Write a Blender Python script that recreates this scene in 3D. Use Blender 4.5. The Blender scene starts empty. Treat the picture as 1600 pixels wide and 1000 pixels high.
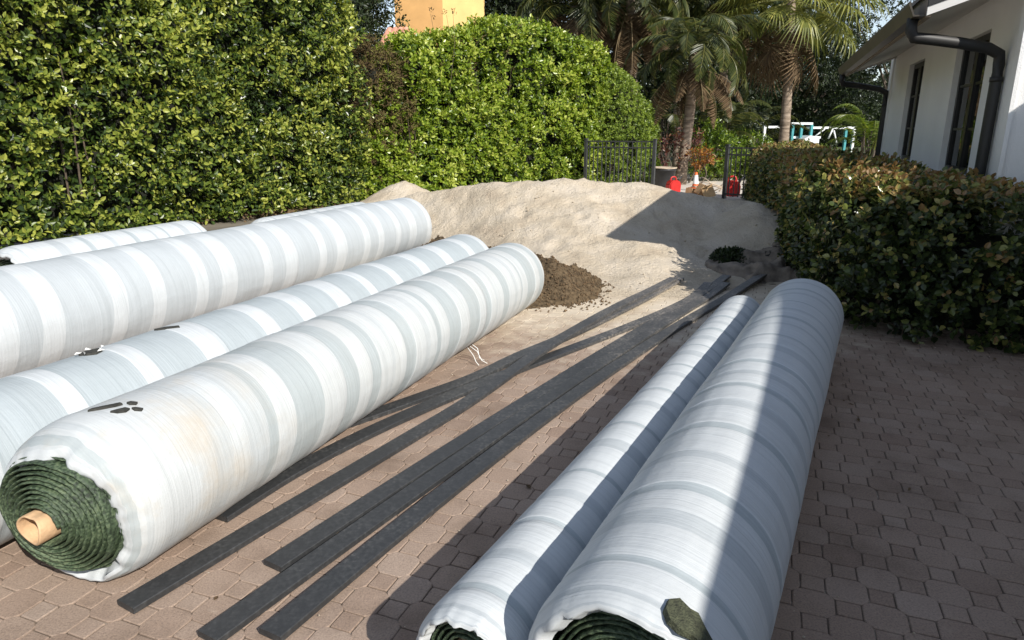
import bpy, bmesh, math, random
import numpy as np
from mathutils import Vector, Matrix, noise

random.seed(7)
RNG = np.random.default_rng(7)
SC = bpy.context.scene
COL = SC.collection
R = math.radians
PI = math.pi

# ------------------------------------------------------------------ camera
CAM_H = 1.62
cam_d = bpy.data.cameras.new("camera")
cam = bpy.data.objects.new("camera", cam_d)
COL.objects.link(cam)
cam.location = (0, 0, CAM_H)
cam.rotation_euler = (R(90 - 15.47), 0, 0)
cam_d.sensor_width = 36.0
cam_d.lens = 23.985
cam_d.clip_start = 0.05
cam_d.clip_end = 2000
SC.camera = cam

# ------------------------------------------------------------------ world + sun
SUN_L = Vector((-.886, 1.147, -1.0)).normalized()
world = bpy.data.worlds.new("World")
SC.world = world
world.use_nodes = True
wn = world.node_tree
sky = wn.nodes.new("ShaderNodeTexSky")
sky.sky_type = 'NISHITA'
sky.sun_disc = False
sky.sun_elevation = R(34.6)
sky.sun_rotation = R(142.3)
sky.air_density = 1.0
sky.dust_density = 0.15
sky.ozone_density = 2.2
wn.nodes["Background"].inputs[1].default_value = 0.10
hsv = wn.nodes.new("ShaderNodeHueSaturation")
hsv.inputs["Saturation"].default_value = 0.62
wn.links.new(sky.outputs[0], hsv.inputs["Color"])
wn.links.new(hsv.outputs[0], wn.nodes["Background"].inputs[0])
sun_d = bpy.data.lights.new("sun", 'SUN')
sun_d.energy = 3.7
sun_d.angle = R(0.53)
sun_d.color = (1.0, 0.955, 0.885)
sun = bpy.data.objects.new("sun", sun_d)
COL.objects.link(sun)
sun.rotation_euler = SUN_L.to_track_quat('-Z', 'Y').to_euler()
sun.location = (20, -18, 20)
SC.view_settings.view_transform = 'Standard'
SC.view_settings.look = 'None'
SC.view_settings.exposure = 0.76
SC.view_settings.gamma = 1.0
SC.view_settings.use_curve_mapping = False

# ------------------------------------------------------------------ helpers
A_L = math.atan2(.3623, .9320)     # heading of the left rolls
A_R = math.atan2(.4675, .8840)     # heading of the right rolls
A_H = R(20.11)                     # heading of the house wall


def W(u, s, a=A_L):
    c, n = math.cos(a), math.sin(a)
    return (u * c + s * n, -u * n + s * c)


def tag(o, label=None, cat=None, group=None, kind=None):
    if label: o["label"] = label
    if cat: o["category"] = cat
    if group: o["group"] = group
    if kind: o["kind"] = kind
    return o


def empty(name, loc, rz=0.0, label=None, cat=None, group=None):
    o = bpy.data.objects.new(name, None)
    COL.objects.link(o)
    o.empty_display_size = 0.2
    o.location = loc
    o.rotation_euler = (0, 0, rz)
    return tag(o, label, cat, group)


def link(name, me, mats=None, parent=None, kind=None):
    o = bpy.data.objects.new(name, me)
    COL.objects.link(o)
    if mats is not None and len(me.materials) == 0:
        for m in (mats if isinstance(mats, (list, tuple)) else [mats]):
            me.materials.append(m)
    if parent: o.parent = parent
    if kind: o["kind"] = kind
    return o


def np_mesh(name, V, faces4=None, faces3=None, smooth=False, attrs=None, mat_idx=None):
    """mesh from numpy arrays: V (n,3), quads (q,4) and tris (t,3)"""
    me = bpy.data.meshes.new(name)
    V = np.asarray(V, dtype=np.float32)
    q = np.zeros((0, 4), np.int32) if faces4 is None else np.asarray(faces4, np.int32)
    t = np.zeros((0, 3), np.int32) if faces3 is None else np.asarray(faces3, np.int32)
    me.vertices.add(len(V)); me.vertices.foreach_set("co", V.ravel())
    nl = q.size + t.size
    me.loops.add(nl)
    me.loops.foreach_set("vertex_index", np.concatenate([q.ravel(), t.ravel()]))
    me.polygons.add(len(q) + len(t))
    st = np.concatenate([np.arange(len(q)) * 4, q.size + np.arange(len(t)) * 3]).astype(np.int32)
    me.polygons.foreach_set("loop_start", st)
    me.polygons.foreach_set("use_smooth", np.full(len(st), smooth, dtype=bool))
    if mat_idx is not None:
        me.polygons.foreach_set("material_index", np.asarray(mat_idx, np.int32))
    if attrs:
        for k, a in attrs.items():
            at = me.attributes.new(k, 'FLOAT', 'POINT')
            at.data.foreach_set("value", np.asarray(a, np.float32))
    me.update(calc_edges=True)
    me.validate()
    return me


class MB:
    """collects boxes, tubes and prisms into one mesh"""
    def __init__(self):
        self.bm = bmesh.new()

    def box(self, x0, x1, y0, y1, z0, z1, bev=0.0, M=None):
        r = bmesh.ops.create_cube(self.bm, size=1.0)
        vs = r['verts']
        for v in vs:
            v.co = Vector(((x0 + x1) / 2 + v.co.x * (x1 - x0), (y0 + y1) / 2 + v.co.y * (y1 - y0), (z0 + z1) / 2 + v.co.z * (z1 - z0)))
        if bev > 0:
            es = list({e for v in vs for e in v.link_edges})
            rb = bmesh.ops.bevel(self.bm, geom=es, offset=bev, segments=1, affect='EDGES', profile=.5)
            vs = list({v for f in rb['faces'] for v in f.verts} | {v for v in vs if v.is_valid})
        if M is not None:
            bmesh.ops.transform(self.bm, matrix=M, verts=[v for v in vs if v.is_valid])
        return self

    def tube(self, pts, rad, seg=10, cap=True, squash=(1, 1)):
        pts = [Vector(p) for p in pts]
        rings = []
        n = len(pts)
        ref = Vector((0, 0, 1))
        for i, p in enumerate(pts):
            d = (pts[min(i + 1, n - 1)] - pts[max(i - 1, 0)]).normalized()
            x = d.cross(ref)
            if x.length < 1e-3: x = d.cross(Vector((0, 1, 0)))
            x.normalize(); y = x.cross(d)
            rr = rad[i] if isinstance(rad, (list, tuple)) else rad
            rings.append([self.bm.verts.new(p + x * (math.cos(2 * PI * k / seg) * rr * squash[0]) + y * (math.sin(2 * PI * k / seg) * rr * squash[1])) for k in range(seg)])
        for a, b in zip(rings, rings[1:]):
            for k in range(seg):
                f = self.bm.faces.new((a[k], a[(k + 1) % seg], b[(k + 1) % seg], b[k])); f.smooth = True
        if cap:
            self.bm.faces.new(rings[0]); self.bm.faces.new(list(reversed(rings[-1])))
        return self

    def poly(self, pts):
        self.bm.faces.new([self.bm.verts.new(p) for p in pts]); return self

    def prism(self, pts, d):
        """extrude polygon by vector d"""
        d = Vector(d)
        a = [self.bm.verts.new(p) for p in pts]; b = [self.bm.verts.new(Vector(p) + d) for p in pts]
        self.bm.faces.new(a); self.bm.faces.new(list(reversed(b)))
        for i in range(len(a)):
            j = (i + 1) % len(a); self.bm.faces.new((a[i], a[j], b[j], b[i]))
        return self

    def lathe(self, prof, seg=24, c=(0, 0, 0)):
        rings = [[self.bm.verts.new((c[0] + r * math.cos(2 * PI * k / seg), c[1] + r * math.sin(2 * PI * k / seg), c[2] + z)) for k in range(seg)] for r, z in prof]
        for a, b in zip(rings, rings[1:]):
            for k in range(seg):
                f = self.bm.faces.new((a[k], a[(k + 1) % seg], b[(k + 1) % seg], b[k])); f.smooth = True
        return self

    def mesh(self, name):
        bmesh.ops.recalc_face_normals(self.bm, faces=self.bm.faces)
        me = bpy.data.meshes.new(name); self.bm.to_mesh(me); self.bm.free(); return me

    def build(self, name, mat, parent=None, kind=None):
        return link(name, self.mesh(name), mat, parent, kind)


# ------------------------------------------------------------------ materials
def new_mat(name):
    m = bpy.data.materials.new(name); m.use_nodes = True
    nt = m.node_tree
    return m, nt, nt.nodes["Principled BSDF"]


def N(nt, typ, **kw):
    n = nt.nodes.new(typ)
    for k, v in kw.items():
        if k.startswith("i_"):
            n.inputs[k[2:].replace("_", " ")].default_value = v
        else:
            setattr(n, k, v)
    return n


def ramp(nt, stops, interp='LINEAR'):
    r = nt.nodes.new("ShaderNodeValToRGB"); r.color_ramp.interpolation = interp
    e = r.color_ramp.elements
    while len(e) < len(stops): e.new(0.5)
    for i, (p, c) in enumerate(stops):
        e[i].position = p; e[i].color = (*c, 1) if len(c) == 3 else c
    return r


def simple(name, col, rough=.6, metal=0.0, var=.25, scale=8.0, bump=0.0, bscale=60.0, spec=.5):
    m, nt, b = new_mat(name)
    tc = N(nt, "ShaderNodeTexCoord")
    no = N(nt, "ShaderNodeTexNoise"); no.inputs["Scale"].default_value = scale; no.inputs["Detail"].default_value = 6
    nt.links.new(tc.outputs["Object"], no.inputs["Vector"])
    c0 = tuple(max(0, c * (1 - var)) for c in col); c1 = tuple(min(1, c * (1 + var)) for c in col)
    r = ramp(nt, [(.3, c0), (.7, c1)])
    nt.links.new(no.outputs["Fac"], r.inputs["Fac"]); nt.links.new(r.outputs["Color"], b.inputs["Base Color"])
    b.inputs["Roughness"].default_value = rough; b.inputs["Metallic"].default_value = metal
    b.inputs["Specular IOR Level"].default_value = spec
    if bump > 0:
        n2 = N(nt, "ShaderNodeTexNoise"); n2.inputs["Scale"].default_value = bscale; n2.inputs["Detail"].default_value = 5
        nt.links.new(tc.outputs["Object"], n2.inputs["Vector"])
        bp = N(nt, "ShaderNodeBump"); bp.inputs["Strength"].default_value = bump; bp.inputs["Distance"].default_value = .01
        nt.links.new(n2.outputs["Fac"], bp.inputs["Height"]); nt.links.new(bp.outputs["Normal"], b.inputs["Normal"])
    return m


def leaf_mat(name, stops, rough=.38, trans=.28, spec=.5):
    """leaf colour runs along the per leaf attribute 'tint' (0 old dark leaf .. 1 fresh leaf)"""
    m, nt, b = new_mat(name)
    at = N(nt, "ShaderNodeAttribute", attribute_name="tint")
    r = ramp(nt, stops)
    nt.links.new(at.outputs["Fac"], r.inputs["Fac"])
    nt.links.new(r.outputs["Color"], b.inputs["Base Color"])
    b.inputs["Roughness"].default_value = rough
    b.inputs["Specular IOR Level"].default_value = spec
    tr = N(nt, "ShaderNodeBsdfTranslucent")
    hs = N(nt, "ShaderNodeHueSaturation"); hs.inputs["Value"].default_value = 1.5; hs.inputs["Saturation"].default_value = 1.1
    nt.links.new(r.outputs["Color"], hs.inputs["Color"]); nt.links.new(hs.outputs["Color"], tr.inputs["Color"])
    mx = N(nt, "ShaderNodeMixShader"); mx.inputs[0].default_value = trans
    nt.links.new(b.outputs[0], mx.inputs[1]); nt.links.new(tr.outputs[0], mx.inputs[2])
    nt.links.new(mx.outputs[0], nt.nodes["Material Output"].inputs["Surface"])
    return m


def film_mat(name, col, dirt=0.0, rib=1.0):
    m, nt, b = new_mat(name)
    tc = N(nt, "ShaderNodeTexCoord")
    # broad cloudy tone of the stretched film layers
    mp = N(nt, "ShaderNodeMapping"); mp.inputs["Scale"].default_value = (1.2, 7, 1.2)
    nt.links.new(tc.outputs["Object"], mp.inputs["Vector"])
    n1 = N(nt, "ShaderNodeTexNoise"); n1.inputs["Scale"].default_value = 2.2; n1.inputs["Detail"].default_value = 5
    nt.links.new(mp.outputs["Vector"], n1.inputs["Vector"])
    r1 = ramp(nt, [(.32, tuple(c * .95 for c in col)), (.68, tuple(min(.9, c * 1.03) for c in col))])
    nt.links.new(n1.outputs["Fac"], r1.inputs["Fac"])
    out = r1.outputs["Color"]
    # soil rubbed into the film
    n3 = N(nt, "ShaderNodeTexNoise"); n3.inputs["Scale"].default_value = 3.0; n3.inputs["Detail"].default_value = 9; n3.inputs["Roughness"].default_value = .65
    nt.links.new(tc.outputs["Object"], n3.inputs["Vector"])
    sx = N(nt, "ShaderNodeSeparateXYZ"); nt.links.new(tc.outputs["Object"], sx.inputs[0])
    mr = N(nt, "ShaderNodeMapRange"); mr.inputs["From Min"].default_value = 1.15; mr.inputs["From Max"].default_value = -.1
    nt.links.new(sx.outputs["Y"], mr.inputs["Value"])
    d1 = N(nt, "ShaderNodeMapRange"); d1.inputs["From Min"].default_value = .47; d1.inputs["From Max"].default_value = .68
    nt.links.new(n3.outputs["Fac"], d1.inputs["Value"])
    mu = N(nt, "ShaderNodeMath", operation='MULTIPLY'); nt.links.new(d1.outputs[0], mu.inputs[0])
    ad = N(nt, "ShaderNodeMath", operation='ADD'); ad.inputs[1].default_value = .12
    nt.links.new(mr.outputs[0], ad.inputs[0]); nt.links.new(ad.outputs[0], mu.inputs[1])
    mu2 = N(nt, "ShaderNodeMath", operation='MULTIPLY'); mu2.inputs[1].default_value = dirt; nt.links.new(mu.outputs[0], mu2.inputs[0])
    # woven hoop threads of the mesh showing in the film
    mpt = N(nt, "ShaderNodeMapping"); mpt.inputs["Scale"].default_value = (.6, 75, .6)
    nt.links.new(tc.outputs["Object"], mpt.inputs["Vector"])
    nth = N(nt, "ShaderNodeTexNoise"); nth.inputs["Scale"].default_value = 1.0; nth.inputs["Detail"].default_value = 2
    nt.links.new(mpt.outputs["Vector"], nth.inputs["Vector"])
    rth = ramp(nt, [(.36, (.87, .88, .88)), (.52, (1, 1, 1))])
    nt.links.new(nth.outputs["Fac"], rth.inputs["Fac"])
    mth = N(nt, "ShaderNodeMix", data_type='RGBA', blend_type='MULTIPLY'); mth.inputs[0].default_value = .55
    nt.links.new(out, mth.inputs[6]); nt.links.new(rth.outputs["Color"], mth.inputs[7])
    out = mth.outputs[2]
    mx = N(nt, "ShaderNodeMix", data_type='RGBA'); mx.inputs[7].default_value = (.46, .405, .325, 1)
    nt.links.new(mu2.outputs[0], mx.inputs[0]); nt.links.new(out, mx.inputs[6])
    nt.links.new(mx.outputs[2], b.inputs["Base Color"])
    b.inputs["Roughness"].default_value = .5
    b.inputs["Specular IOR Level"].default_value = .3
    # fine hoop ribs and wrinkles
    mp2 = N(nt, "ShaderNodeMapping"); mp2.inputs["Scale"].default_value = (1.0, 130, 1.0)
    nt.links.new(tc.outputs["Object"], mp2.inputs["Vector"])
    n2 = N(nt, "ShaderNodeTexNoise"); n2.inputs["Scale"].default_value = 1.0; n2.inputs["Detail"].default_value = 3
    nt.links.new(mp2.outputs["Vector"], n2.inputs["Vector"])
    n4 = N(nt, "ShaderNodeTexNoise"); n4.inputs["Scale"].default_value = 14.0; n4.inputs["Detail"].default_value = 4
    nt.links.new(tc.outputs["Object"], n4.inputs["Vector"])
    b1 = N(nt, "ShaderNodeBump"); b1.inputs["Strength"].default_value = .34 * rib; b1.inputs["Distance"].default_value = .006
    nt.links.new(n2.outputs["Fac"], b1.inputs["Height"])
    b2 = N(nt, "ShaderNodeBump"); b2.inputs["Strength"].default_value = .25; b2.inputs["Distance"].default_value = .012
    nt.links.new(n4.outputs["Fac"], b2.inputs["Height"]); nt.links.new(b1.outputs["Normal"], b2.inputs["Normal"])
    nt.links.new(b2.outputs["Normal"], b.inputs["Normal"])
    return m


M = {}
M['film_white'] = film_mat("film_white", (.51, .53, .53), 1.0)
M['film_grey'] = film_mat("film_grey", (.385, .42, .425), .6)
M['film_pale'] = film_mat("film_pale", (.465, .49, .495), .8)
M['film_edge'] = film_mat("film_edge", (.51, .53, .535), .25, .6)
M['film_white_clean'] = film_mat("film_white_clean", (.52, .545, .555), .06)
M['film_grey_clean'] = film_mat("film_grey_clean", (.375, .415, .43), .05)
M['film_pale_clean'] = film_mat("film_pale_clean", (.43, .46, .475), .05)
M['core'] = simple("core_cardboard", (.52, .34, .19), .8, var=.15, scale=25, bump=.3, bscale=80)
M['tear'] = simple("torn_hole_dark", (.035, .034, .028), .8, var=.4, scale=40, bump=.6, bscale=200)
M['black_plastic'] = simple("black_plastic", (.03, .031, .032), .5, var=.3, scale=5, bump=.3, bscale=150)
M['gate_metal'] = simple("gate_metal", (.045, .046, .047), .45, var=.2, scale=10)
M['gutter_brown'] = simple("gutter_brown", (.06, .048, .034), .45, var=.25, scale=4)
M['gutter'] = simple("gutter_bronze", (.018, .017, .016), .55, var=.2, scale=6)
M['stucco'] = simple("stucco_white", (.78, .77, .75), .85, var=.04, scale=2, bump=.35, bscale=90)
M['soffit'] = simple("soffit_paint", (.66, .64, .61), .8, var=.04, scale=2)
M['fascia'] = simple("fascia_wood", (.28, .22, .16), .7, var=.25, scale=6)
M['roof_tile'] = simple("roof_tile_grey", (.20, .18, .165), .8, var=.3, scale=5, bump=.4, bscale=40)
M['frame_black'] = simple("window_frame_black", (.012, .012, .013), .35, var=.2)
M['curtain'] = simple("curtain_white", (.6, .6, .58), .9, var=.1)
M['room'] = simple("room_dark", (.05, .048, .045), .9, var=.2)
M['bark'] = simple("bark", (.10, .078, .058), .9, var=.4, scale=14, bump=.8, bscale=30)
M['twig'] = simple("twig", (.085, .062, .042), .9, var=.35, scale=20)
M['hedge_core'] = simple("hedge_core", (.011, .012, .006), .95, var=.5, scale=6, bump=.8, bscale=12)  # near-black so that gaps in the foliage read as deep shade
M['orange_wall'] = simple("orange_wall", (.62, .35, .13), .85, var=.08, scale=2, bump=.3, bscale=60)
M['yellow_wall'] = simple("yellow_wall", (.72, .47, .18), .85, var=.08, scale=2, bump=.3, bscale=60)
M['terracotta'] = simple("terracotta", (.55, .26, .17), .8, var=.25, scale=9, bump=.3)
M['far_roof'] = simple("far_roof", (.16, .17, .18), .8, var=.15, scale=3)
M['red_plastic'] = simple("red_plastic", (.52, .025, .022), .4, var=.15, scale=9)
M['cardboard'] = simple("cardboard", (.50, .33, .17), .85, var=.15, scale=10)
M['pot_black'] = simple("pot_black", (.025, .025, .027), .45, var=.2)
M['pot_rim'] = simple("pot_rim", (.45, .36, .26), .7, var=.2)
M['white_paint'] = simple("white_paint", (.78, .79, .78), .5, var=.05)
M['teal_paint'] = simple("teal_paint", (.06, .30, .32), .5, var=.2)
M['cone_orange'] = simple("cone_orange", (.70, .13, .03), .5, var=.1)
M['tear_turf'] = simple("torn_turf", (.055, .060, .032), .8, var=.5, scale=60, bump=.9, bscale=180)
M['thread'] = simple("thread_white", (.75, .74, .70), .7, var=.05)

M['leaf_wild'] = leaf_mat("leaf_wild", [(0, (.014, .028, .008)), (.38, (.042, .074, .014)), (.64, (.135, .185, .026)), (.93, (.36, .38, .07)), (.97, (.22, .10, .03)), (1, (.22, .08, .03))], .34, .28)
M['leaf_trim'] = leaf_mat("leaf_trim", [(0, (.03, .058, .010)), (.4, (.115, .18, .016)), (.8, (.26, .335, .032)), (1, (.42, .46, .09))], .34, .30)
M['leaf_round'] = leaf_mat("leaf_round", [(0, (.035, .065, .012)), (.5, (.13, .195, .022)), (1, (.26, .33, .045))], .42, .30)
M['leaf_dead'] = leaf_mat("leaf_dead", [(0, (.05, .034, .018)), (.6, (.115, .08, .035)), (1, (.16, .15, .04))], .8, .2, .2)
M['leaf_right'] = leaf_mat("leaf_right", [(0, (.02, .03, .010)), (.4, (.042, .064, .018)), (.6, (.095, .125, .03)), (.78, (.30, .29, .085)), (.9, (.36, .27, .10)), (1, (.25, .15, .06))], .30, .25)  # pale stops hold the sunlit tone of the hedge top as colour
M['leaf_tree'] = leaf_mat("leaf_tree", [(0, (.010, .017, .006)), (.6, (.026, .042, .011)), (1, (.055, .075, .016))], .5, .2)  # kept dark: deep shade of the background trees put into the colour
M['leaf_palm'] = leaf_mat("leaf_palm", [(0, (.022, .032, .009)), (.6, (.062, .078, .018)), (1, (.17, .16, .04))], .4, .25)
M['leaf_palm_dry'] = leaf_mat("leaf_palm_dry", [(0, (.07, .045, .025)), (.6, (.15, .10, .055)), (1, (.24, .18, .10))], .8, .15, .2)
M['leaf_sabal'] = leaf_mat("leaf_sabal", [(0, (.04, .055, .018)), (.5, (.17, .185, .04)), (1, (.38, .35, .09))], .45, .25)
M['leaf_bright'] = leaf_mat("leaf_bright", [(0, (.045, .08, .012)), (.6, (.12, .17, .02)), (1, (.26, .29, .05))], .4, .35)
M['leaf_red'] = leaf_mat("leaf_red", [(0, (.04, .02, .014)), (.5, (.11, .04, .032)), (1, (.20, .10, .05))], .45, .3)
M['leaf_croton'] = leaf_mat("leaf_croton", [(0, (.06, .04, .012)), (.5, (.25, .09, .02)), (1, (.34, .17, .03))], .45, .3)

# palm trunk with rings
m, nt, b = new_mat("palm_trunk")
tc = N(nt, "ShaderNodeTexCoord")
mp = N(nt, "ShaderNodeMapping"); mp.inputs["Scale"].default_value = (1.5, 1.5, 9)
nt.links.new(tc.outputs["Object"], mp.inputs["Vector"])
n1 = N(nt, "ShaderNodeTexNoise"); n1.inputs["Scale"].default_value = 2.0; n1.inputs["Detail"].default_value = 6
nt.links.new(mp.outputs["Vector"], n1.inputs["Vector"])
r1 = ramp(nt, [(.3, (.12, .088, .06)), (.55, (.27, .205, .15)), (.75, (.36, .29, .22))])
nt.links.new(n1.outputs["Fac"], r1.inputs["Fac"]); nt.links.new(r1.outputs["Color"], b.inputs["Base Color"])
b.inputs["Roughness"].default_value = .9
bp = N(nt, "ShaderNodeBump"); bp.inputs["Strength"].default_value = .8; bp.inputs["Distance"].default_value = .03
nt.links.new(n1.outputs["Fac"], bp.inputs["Height"]); nt.links.new(bp.outputs["Normal"], b.inputs["Normal"])
M['palm_trunk'] = m

# window glass : thin, partly mirror
m, nt, b = new_mat("window_glass")
nt.nodes.remove(b)
tr = N(nt, "ShaderNodeBsdfTransparent"); tr.inputs[0].default_value = (.55, .58, .58, 1)
gl = N(nt, "ShaderNodeBsdfGlossy"); gl.inputs["Roughness"].default_value = .02; gl.inputs[0].default_value = (.8, .8, .8, 1)
fr = N(nt, "ShaderNodeFresnel"); fr.inputs[0].default_value = 1.7
mx = N(nt, "ShaderNodeMixShader")
nt.links.new(fr.outputs[0], mx.inputs[0]); nt.links.new(tr.outputs[0], mx.inputs[1]); nt.links.new(gl.outputs[0], mx.inputs[2])
nt.links.new(mx.outputs[0], nt.nodes["Material Output"].inputs["Surface"])
M['glass'] = m

# turf backing / pile seen on the roll ends
m, nt, b = new_mat("turf_green")
tc = N(nt, "ShaderNodeTexCoord")
n1 = N(nt, "ShaderNodeTexNoise"); n1.inputs["Scale"].default_value = 90; n1.inputs["Detail"].default_value = 4
nt.links.new(tc.outputs["Object"], n1.inputs["Vector"])
n2 = N(nt, "ShaderNodeTexNoise"); n2.inputs["Scale"].default_value = 7; n2.inputs["Detail"].default_value = 3
nt.links.new(tc.outputs["Object"], n2.inputs["Vector"])
r1 = ramp(nt, [(.3, (.012, .022, .010)), (.5, (.050, .078, .040)), (.7, (.12, .155, .085))])
mu = N(nt, "ShaderNodeMath", operation='ADD'); nt.links.new(n1.outputs["Fac"], mu.inputs[0])
ms = N(nt, "ShaderNodeMath", operation='MULTIPLY_ADD'); ms.inputs[1].default_value = .6; ms.inputs[2].default_value = -.3
nt.links.new(n2.outputs["Fac"], ms.inputs[0]); nt.links.new(ms.outputs[0], mu.inputs[1])
nt.links.new(mu.outputs[0], r1.inputs["Fac"]); nt.links.new(r1.outputs["Color"], b.inputs["Base Color"])
b.inputs["Roughness"].default_value = .6
bp = N(nt, "ShaderNodeBump"); bp.inputs["Strength"].default_value = .9; bp.inputs["Distance"].default_value = .006
nt.links.new(n1.outputs["Fac"], bp.inputs["Height"]); nt.links.new(bp.outputs["Normal"], b.inputs["Normal"])
M['turf'] = m


# sand colour shared by pile and dusting
def sand_nodes(nt, vec):
    n1 = N(nt, "ShaderNodeTexNoise"); n1.inputs["Scale"].default_value = 1.6; n1.inputs["Detail"].default_value = 8; n1.inputs["Roughness"].default_value = .6
    nt.links.new(vec, n1.inputs["Vector"])
    n2 = N(nt, "ShaderNodeTexNoise"); n2.inputs["Scale"].default_value = 70; n2.inputs["Detail"].default_value = 4
    nt.links.new(vec, n2.inputs["Vector"])
    ad = N(nt, "ShaderNodeMath", operation='MULTIPLY_ADD'); ad.inputs[1].default_value = .38
    nt.links.new(n2.outputs["Fac"], ad.inputs[0]); nt.links.new(n1.outputs["Fac"], ad.inputs[2])
    r = ramp(nt, [(.42, (.40, .32, .235)), (.65, (.55, .465, .35)), (.88, (.64, .56, .455))])
    nt.links.new(ad.outputs[0], r.inputs["Fac"])
    return r.outputs["Color"], n2, n1


m, nt, b = new_mat("sand")
geo = N(nt, "ShaderNodeNewGeometry")
c, n2, n1 = sand_nodes(nt, geo.outputs["Position"])
nt.links.new(c, b.inputs["Base Color"])
b.inputs["Roughness"].default_value = .95; b.inputs["Specular IOR Level"].default_value = .15
n3 = N(nt, "ShaderNodeTexNoise"); n3.inputs["Scale"].default_value = 22; n3.inputs["Detail"].default_value = 6; n3.inputs["Roughness"].default_value = .7
nt.links.new(geo.outputs["Position"], n3.inputs["Vector"])
b1 = N(nt, "ShaderNodeBump"); b1.inputs["Strength"].default_value = 1.0; b1.inputs["Distance"].default_value = .04
nt.links.new(n3.outputs["Fac"], b1.inputs["Height"])
b2 = N(nt, "ShaderNodeBump"); b2.inputs["Strength"].default_value = .5; b2.inputs["Distance"].default_value = .008
nt.links.new(n2.outputs["Fac"], b2.inputs["Height"]); nt.links.new(b1.outputs["Normal"], b2.inputs["Normal"])
nt.links.new(b2.outputs["Normal"], b.inputs["Normal"])
M['sand'] = m

# concrete pavers, each with its own 'tint'; sand washed over them round the pile
m, nt, b = new_mat("paver")
geo = N(nt, "ShaderNodeNewGeometry")
at = N(nt, "ShaderNodeAttribute", attribute_name="tint")
r0 = ramp(nt, [(0, (.255, .182, .138)), (.5, (.30, .222, .17)), (1, (.335, .258, .205))])
nt.links.new(at.outputs["Fac"], r0.inputs["Fac"])
nf = N(nt, "ShaderNodeTexNoise"); nf.inputs["Scale"].default_value = 140; nf.inputs["Detail"].default_value = 5; nf.inputs["Roughness"].default_value = .7
nt.links.new(geo.outputs["Position"], nf.inputs["Vector"])
rf = ramp(nt, [(.3, (.66, .66, .66)), (.5, (1, 1, 1)), (.72, (1.28, 1.26, 1.22))])
nt.links.new(nf.outputs["Fac"], rf.inputs["Fac"])
m1 = N(nt, "ShaderNodeMix", data_type='RGBA', blend_type='MULTIPLY'); m1.inputs[0].default_value = 1
nt.links.new(r0.outputs["Color"], m1.inputs[6]); nt.links.new(rf.outputs["Color"], m1.inputs[7])
nb = N(nt, "ShaderNodeTexNoise"); nb.inputs["Scale"].default_value = 2.3; nb.inputs["Detail"].default_value = 7; nb.inputs["Roughness"].default_value = .65
nt.links.new(geo.outputs["Position"], nb.inputs["Vector"])
rb = ramp(nt, [(.3, (.68, .66, .64)), (.5, (1, 1, 1)), (.75, (1.14, 1.15, 1.17))])
nt.links.new(nb.outputs["Fac"], rb.inputs["Fac"])
m2 = N(nt, "ShaderNodeMix", data_type='RGBA', blend_type='MULTIPLY'); m2.inputs[0].default_value = 1
nt.links.new(m1.outputs[2], m2.inputs[6]); nt.links.new(rb.outputs["Color"], m2.inputs[7])
sc_, _, _ = sand_nodes(nt, geo.outputs["Position"])
dv = N(nt, "ShaderNodeVectorMath", operation='DISTANCE'); dv.inputs[1].default_value = (1.1, 8.4, 0)
nt.links.new(geo.outputs["Position"], dv.inputs[0])
dr = N(nt, "ShaderNodeMapRange"); dr.inputs["From Min"].default_value = 4.3; dr.inputs["From Max"].default_value = 2.0
nt.links.new(dv.outputs["Value"], dr.inputs["Value"])
ns = N(nt, "ShaderNodeTexNoise"); ns.inputs["Scale"].default_value = 5; ns.inputs["Detail"].default_value = 8; ns.inputs["Roughness"].default_value = .7
nt.links.new(geo.outputs["Position"], ns.inputs["Vector"])
sm = N(nt, "ShaderNodeMath", operation='MULTIPLY_ADD'); sm.inputs[1].default_value = 2.6; sm.inputs[2].default_value = -1.62
nt.links.new(ns.outputs["Fac"], sm.inputs[0])
sa = N(nt, "ShaderNodeMath", operation='MULTIPLY_ADD'); sa.inputs[1].default_value = 1.5; sa.use_clamp = True
nt.links.new(dr.outputs[0], sa.inputs[0]); nt.links.new(sm.outputs[0], sa.inputs[2])
m3 = N(nt, "ShaderNodeMix", data_type='RGBA'); nt.links.new(sa.outputs[0], m3.inputs[0])
nt.links.new(m2.outputs[2], m3.inputs[6]); nt.links.new(sc_, m3.inputs[7])
nt.links.new(m3.outputs[2], b.inputs["Base Color"])
b.inputs["Roughness"].default_value = .85; b.inputs["Specular IOR Level"].default_value = .3
bp = N(nt, "ShaderNodeBump"); bp.inputs["Strength"].default_value = .5; bp.inputs["Distance"].default_value = .004
nt.links.new(nf.outputs["Fac"], bp.inputs["Height"]); nt.links.new(bp.outputs["Normal"], b.inputs["Normal"])
M['paver'] = m

m, nt, b = new_mat("joint_sand")
geo = N(nt, "ShaderNodeNewGeometry")
n1 = N(nt, "ShaderNodeTexNoise"); n1.inputs["Scale"].default_value = 9; n1.inputs["Detail"].default_value = 8; n1.inputs["Roughness"].default_value = .7
nt.links.new(geo.outputs["Position"], n1.inputs["Vector"])
r1 = ramp(nt, [(.35, (.065, .048, .036)), (.55, (.15, .115, .085)), (.72, (.50, .44, .36))])
nt.links.new(n1.outputs["Fac"], r1.inputs["Fac"]); nt.links.new(r1.outputs["Color"], b.inputs["Base Color"])
b.inputs["Roughness"].default_value = .95
M['joint'] = m

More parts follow.
